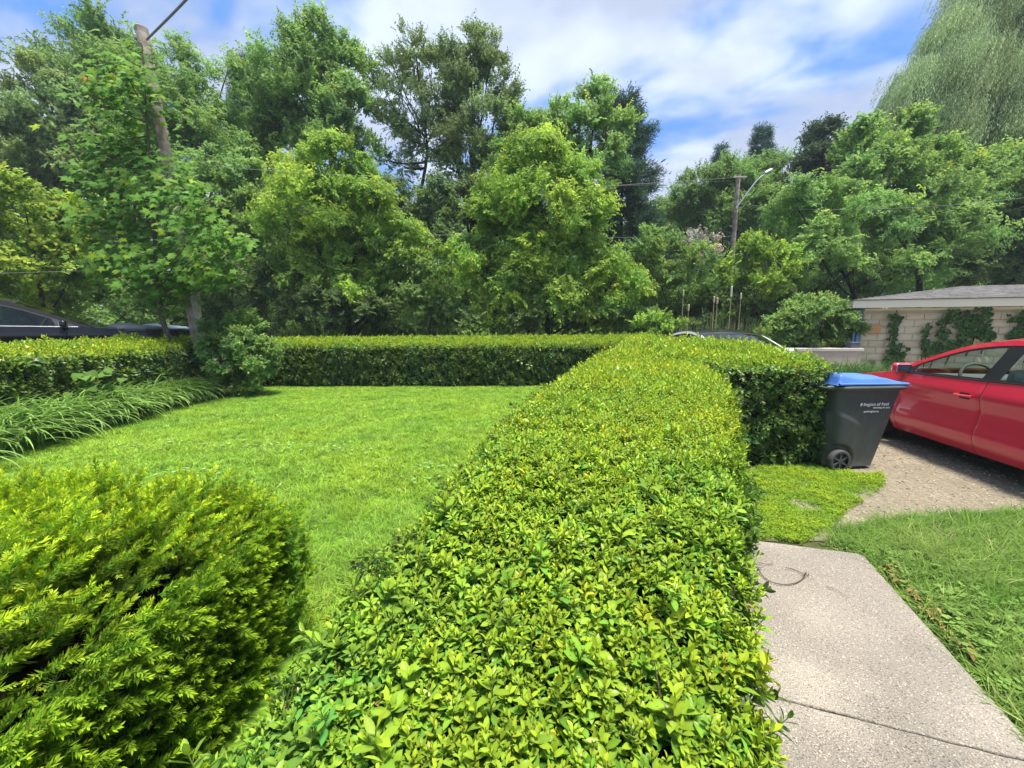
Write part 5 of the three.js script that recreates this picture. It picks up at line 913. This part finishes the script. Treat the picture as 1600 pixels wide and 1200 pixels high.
function bin(label, pos, turn, lidMat, bodyMat, group) {
  const t = thing('wheeled_bin', label, 'bin', pos, turn, group), Hb = 0.93, Wb = 0.3;
  // body: back at x = 0, front towards +x, sides at z = +-; slanting front, swollen lower part
  const xb = (y) => lerp(0.06, 0.0, y / Hb), xf = (y) => lerp(0.55, 0.75, Math.pow(y / Hb, 0.9)), zw = (y) => lerp(0.25, 0.31, y / Hb), r = 0.07;
  const swell = (x, y) => 0.022 * sstep(0.66 - 0.5 * Math.max(0, x - 0.08), 0.6 - 0.5 * Math.max(0, x - 0.08), y) * sstep(0.34, 0.2, x);
  const ring = (v) => { const a = v * Math.PI * 2; return [Math.cos(a), Math.sin(a)]; };
  const skin = gridGeo(96, 60, (u, v) => {
    const y = lerp(0.04, Hb, v), [c, s] = ring(u), n = 9, q = Math.pow(Math.pow(Math.abs(c), n) + Math.pow(Math.abs(s), n), -1 / n), cx = (xb(y) + xf(y)) / 2, hx = (xf(y) - xb(y)) / 2, x = cx + c * q * hx, z0 = s * q * zw(y);
    // wheel well at the foot
    const dw = Math.hypot(x - 0.1, y - 0.12), well = Math.abs(z0) > zw(y) * 0.6 ? 0.045 * sstep(0.185, 0.165, dw) : 0;
    return V(x - (c < -0.8 ? swell(0, y) : 0), y, z0 + Math.sign(z0) * (Math.abs(s * q) > 0.9 ? swell(x, y) - well : 0));
  });
  part('body', skin, bodyMat, t);
  part('base', rbox(0.44, 0.03, 0.46, 0.012).translate(0.31, 0.045, 0), binDark, t);
  const rim = (y, h, out, m, name) => part(name, gridGeo(96, 8, (u, v) => { const [c, s] = ring(u), n = 9, q = Math.pow(Math.pow(Math.abs(c), n) + Math.pow(Math.abs(s), n), -1 / n), k = Math.sin(v * Math.PI) * 0.9 + 0.1; return V(0.375 + c * q * (0.375 + out * k), y + h * v, s * q * (0.31 + out * k)); }), m, t);
  rim(Hb - 0.055, 0.065, 0.035, bodyMat, 'rim');
  // lid: shallow dome with long ribs, higher at the hinge
  const lid = gridGeo(48, 40, (u, v) => { const x = lerp(-0.03, 0.76, u), z = lerp(-0.315, 0.315, v), e = Math.min(u, 1 - u, v, 1 - v), up = sstep(0, 0.07, e), rib = 0.013 * Math.sin(v * Math.PI * 7) * sstep(0.06, 0.16, e); return V(x, Hb + 0.005 + up * (0.025 + 0.095 * Math.pow(1 - u, 0.85) * (0.75 + 0.25 * Math.cos((v - 0.5) * 3)) + rib + 0.012 * Math.sin(u * 9 + v * 2)), z); });
  const lidO = part('lid', lid, lidMat, t);
  part('lid_edge', mergeGeometries([tube([V(-0.03, Hb + 0.018, 0.318), V(0.36, Hb + 0.016, 0.322), V(0.76, Hb + 0.012, 0.318)], 0.013, 12, 8), tube([V(-0.03, Hb + 0.018, -0.318), V(0.36, Hb + 0.016, -0.322), V(0.76, Hb + 0.012, -0.318)], 0.013, 12, 8), tube([V(0.765, Hb + 0.012, 0.318), V(0.79, Hb + 0.012, 0), V(0.765, Hb + 0.012, -0.318)], 0.013, 12, 8)]), lidMat, lidO);
  part('handle', mergeGeometries([tube([V(-0.1, Hb - 0.03, -0.27), V(-0.11, Hb - 0.03, 0), V(-0.1, Hb - 0.03, 0.27)], 0.016, 12, 8), ...[-0.25, 0.25].map((z) => tube([V(0.02, Hb - 0.04, z), V(-0.05, Hb - 0.02, z), V(-0.1, Hb - 0.03, z)], 0.02, 8, 8))]), bodyMat, t);
  part('axle', new THREE.CylinderGeometry(0.012, 0.012, 0.62, 10).rotateX(Math.PI / 2).translate(0.1, 0.12, 0), std(C(0.1, 0.1, 0.1), 0.5, { metalness: 0.7 }), t);
  for (const s of [1, -1]) {
    const w = new THREE.Group(); w.name = 'wheel'; w.position.set(0.1, 0.122, s * 0.285); t.add(w);
    part('tyre', new THREE.LatheGeometry([[0.088, -0.028], [0.11, -0.032], [0.12, -0.024], [0.122, 0], [0.12, 0.024], [0.11, 0.032], [0.088, 0.028]].map((a) => new THREE.Vector2(...a)), 36).rotateX(Math.PI / 2), std(C(0.06, 0.06, 0.062), 0.85), w);
    const sp = [new THREE.CylinderGeometry(0.022, 0.022, 0.05, 14).rotateX(Math.PI / 2), new THREE.CylinderGeometry(0.09, 0.09, 0.015, 24).rotateX(Math.PI / 2).translate(0, 0, -s * 0.012)]; for (let i = 0; i < 6; i++) sp.push(new THREE.BoxGeometry(0.016, 0.075, 0.03).translate(0, 0.05, s * 0.008).rotateZ(i * 1.0472));
    part('hub', mergeGeometries(sp), std(C(0.075, 0.078, 0.08), 0.5), w);
  }
  const print = [['Region of Peel', 0.031, 0.29, 0.715], ['Working for you', 0.018, 0.41, 0.685], ['peelregion.ca', 0.019, 0.31, 0.645]].map(([s, h, x, y]) => { const g = new TextGeometry(s, { font, size: h, depth: 0.001, curveSegments: 3 }); const a = g.attributes.position; for (let i = 0; i < a.count; i++) { const yy = y + a.getY(i), zz = zw(yy) + 0.0035 + a.getZ(i); a.setXYZ(i, x + a.getX(i), yy, zz); } return g; });
  const mark = new THREE.ExtrudeGeometry(new THREE.Shape([[0, 0], [0.012, 0], [0.012, 0.008], [0.022, 0.012], [0.022, 0.026], [0.012, 0.034], [0, 0.034]].map((q) => new THREE.Vector2(...q))), { depth: 0.001, bevelEnabled: false }); { const a = mark.attributes.position; for (let i = 0; i < a.count; i++) { const yy = 0.714 + a.getY(i); a.setXYZ(i, 0.258 + a.getX(i), yy, zw(yy) + 0.0035 + a.getZ(i)); } }
  part('printed_lettering', mergeGeometries([...print, mark].map((g) => (g.index ? g.toNonIndexed() : g))), printWhite, t);
  return t;
}
{
  const p = onLevel(1316, 738, 0), turn = 0.1;
  bin('large dark grey wheeled bin with blue lid and white lettering, beside the hedge end', p.clone().add(V(-0.17, 0, -0.29)), turn, blueLid, binGrey);
  const row = (px, F) => { const q = at(px, 507, F); return V(q.x, q.y - 1.03, q.z); };
  bin('grey wheeled bin with a grey lid beyond the left hedge, leftmost of three', row(186, 8.75), 0.12, greyLid, binGrey);
  bin('wheeled bin with pale blue-grey lid beyond the left hedge, behind the maple trunk', row(232, 9.9).add(V(0, -0.01, 0)), 0.3, std(C(0.3, 0.36, 0.45), 0.4), binDark);
  bin('wheeled bin with a dark lid beyond the left hedge, nearest to the wooden pole', row(256, 10.3).add(V(0, -0.04, 0)), -0.1, std(C(0.05, 0.08, 0.14), 0.4), binDark);
}
// ---------------------------------------------------------------- small things
seed(121);
{ // dry vine ring on the slab
  const q = (x, y, h = 0.04) => onLevel(x, y, h), o = q(1215, 898), t = thing('dry_vine', 'curled dry brown vine twig lying on the concrete slab', 'twig', o), m = std(C(0.085, 0.055, 0.035), 0.9);
  const P = (x, y, h) => q(x, y, h).sub(o);
  part('stem', mergeGeometries([tube([P(1184, 888, 0.05), P(1192, 900), P(1205, 909), P(1222, 913), P(1242, 911), P(1254, 904), P(1259, 896, 0.045)], 0.0028, 30, 5), tube([P(1186, 879, 0.045), P(1196, 881), P(1208, 881)], 0.0022, 10, 5), tube([P(1228, 887, 0.045), P(1238, 889), P(1248, 893), P(1257, 898)], 0.0028, 14, 5, 0.7)]), m, t);
  const tw = []; for (const [x, y, n] of [[1259, 899, 14], [1184, 889, 16]]) for (let k = 0; k < n; k++) { const a = P(x + gauss() * 4, y + gauss() * 5), b = a.clone().add(V(gauss() * 0.03, rr(0, 0.02), gauss() * 0.03)); tw.push(tube([a, a.clone().lerp(b, 0.5).add(V(0, 0.006, 0)), b], 0.0016, 5, 4, 0.5)); }
  part('twigs', mergeGeometries(tw), m, t);
  const s = q(1291, 916), t2 = thing('twig', 'thin straight dry twig lying alone on the concrete slab', 'twig', s); const e = (x, y) => q(x, y).sub(s);
  part('stem', tube([V(0, 0, 0), e(1306, 921), e(1325, 934)], 0.0018, 10, 5, 0.6), std(C(0.2, 0.16, 0.11), 0.9), t2);
}
{
  const c = at(132, 592, 6.05), t = thing('broadleaf_plant', 'cluster of large heart-shaped leaves with one yellow leaf, growing out of the left hedge', 'plant', V(c.x + 0.12, ground(c.x, c.z), c.z)), base = V(0, c.y - ground(c.x, c.z) - 0.15, 0);
  part('stem', mergeGeometries([tube([V(-0.1, 0, 0), base.clone().multiplyScalar(0.6), base.clone().add(V(0, 0.2, 0))], 0.014, 10, 6, 0.5)]), barkMat, t);
  for (let k = 0; k < 26; k++) {
    const B = new Leaves(), a = rr(-0.9, 1.6), L = rr(0.11, 0.19), g0 = k === 0; B.leaf(V(0, 0, 0), V(Math.cos(a) * 0.9, rr(-0.5, 0.3), Math.sin(a) * 0.9), V(0.4, 1, 0.5), L, L * 0.85, { seg: 5, fold: 0.25, curl: 0.9, wide: 0.32 });
    const m = part('leaf', B.geo(), leafMat(g0 ? C(0.42, 0.38, 0.02) : C(0.1, 0.2, 0.03).multiplyScalar(rr(0.7, 1.2)), {}), t, g0 ? 'yellow leaf' : undefined);
    m.position.copy(base).add(g0 ? V(0.08, 0.17, 0.1) : V(rr(-0.05, 0.2), rr(-0.25, 0.3), gauss() * 0.35));
  }
}
renderer.render(scene, camera);
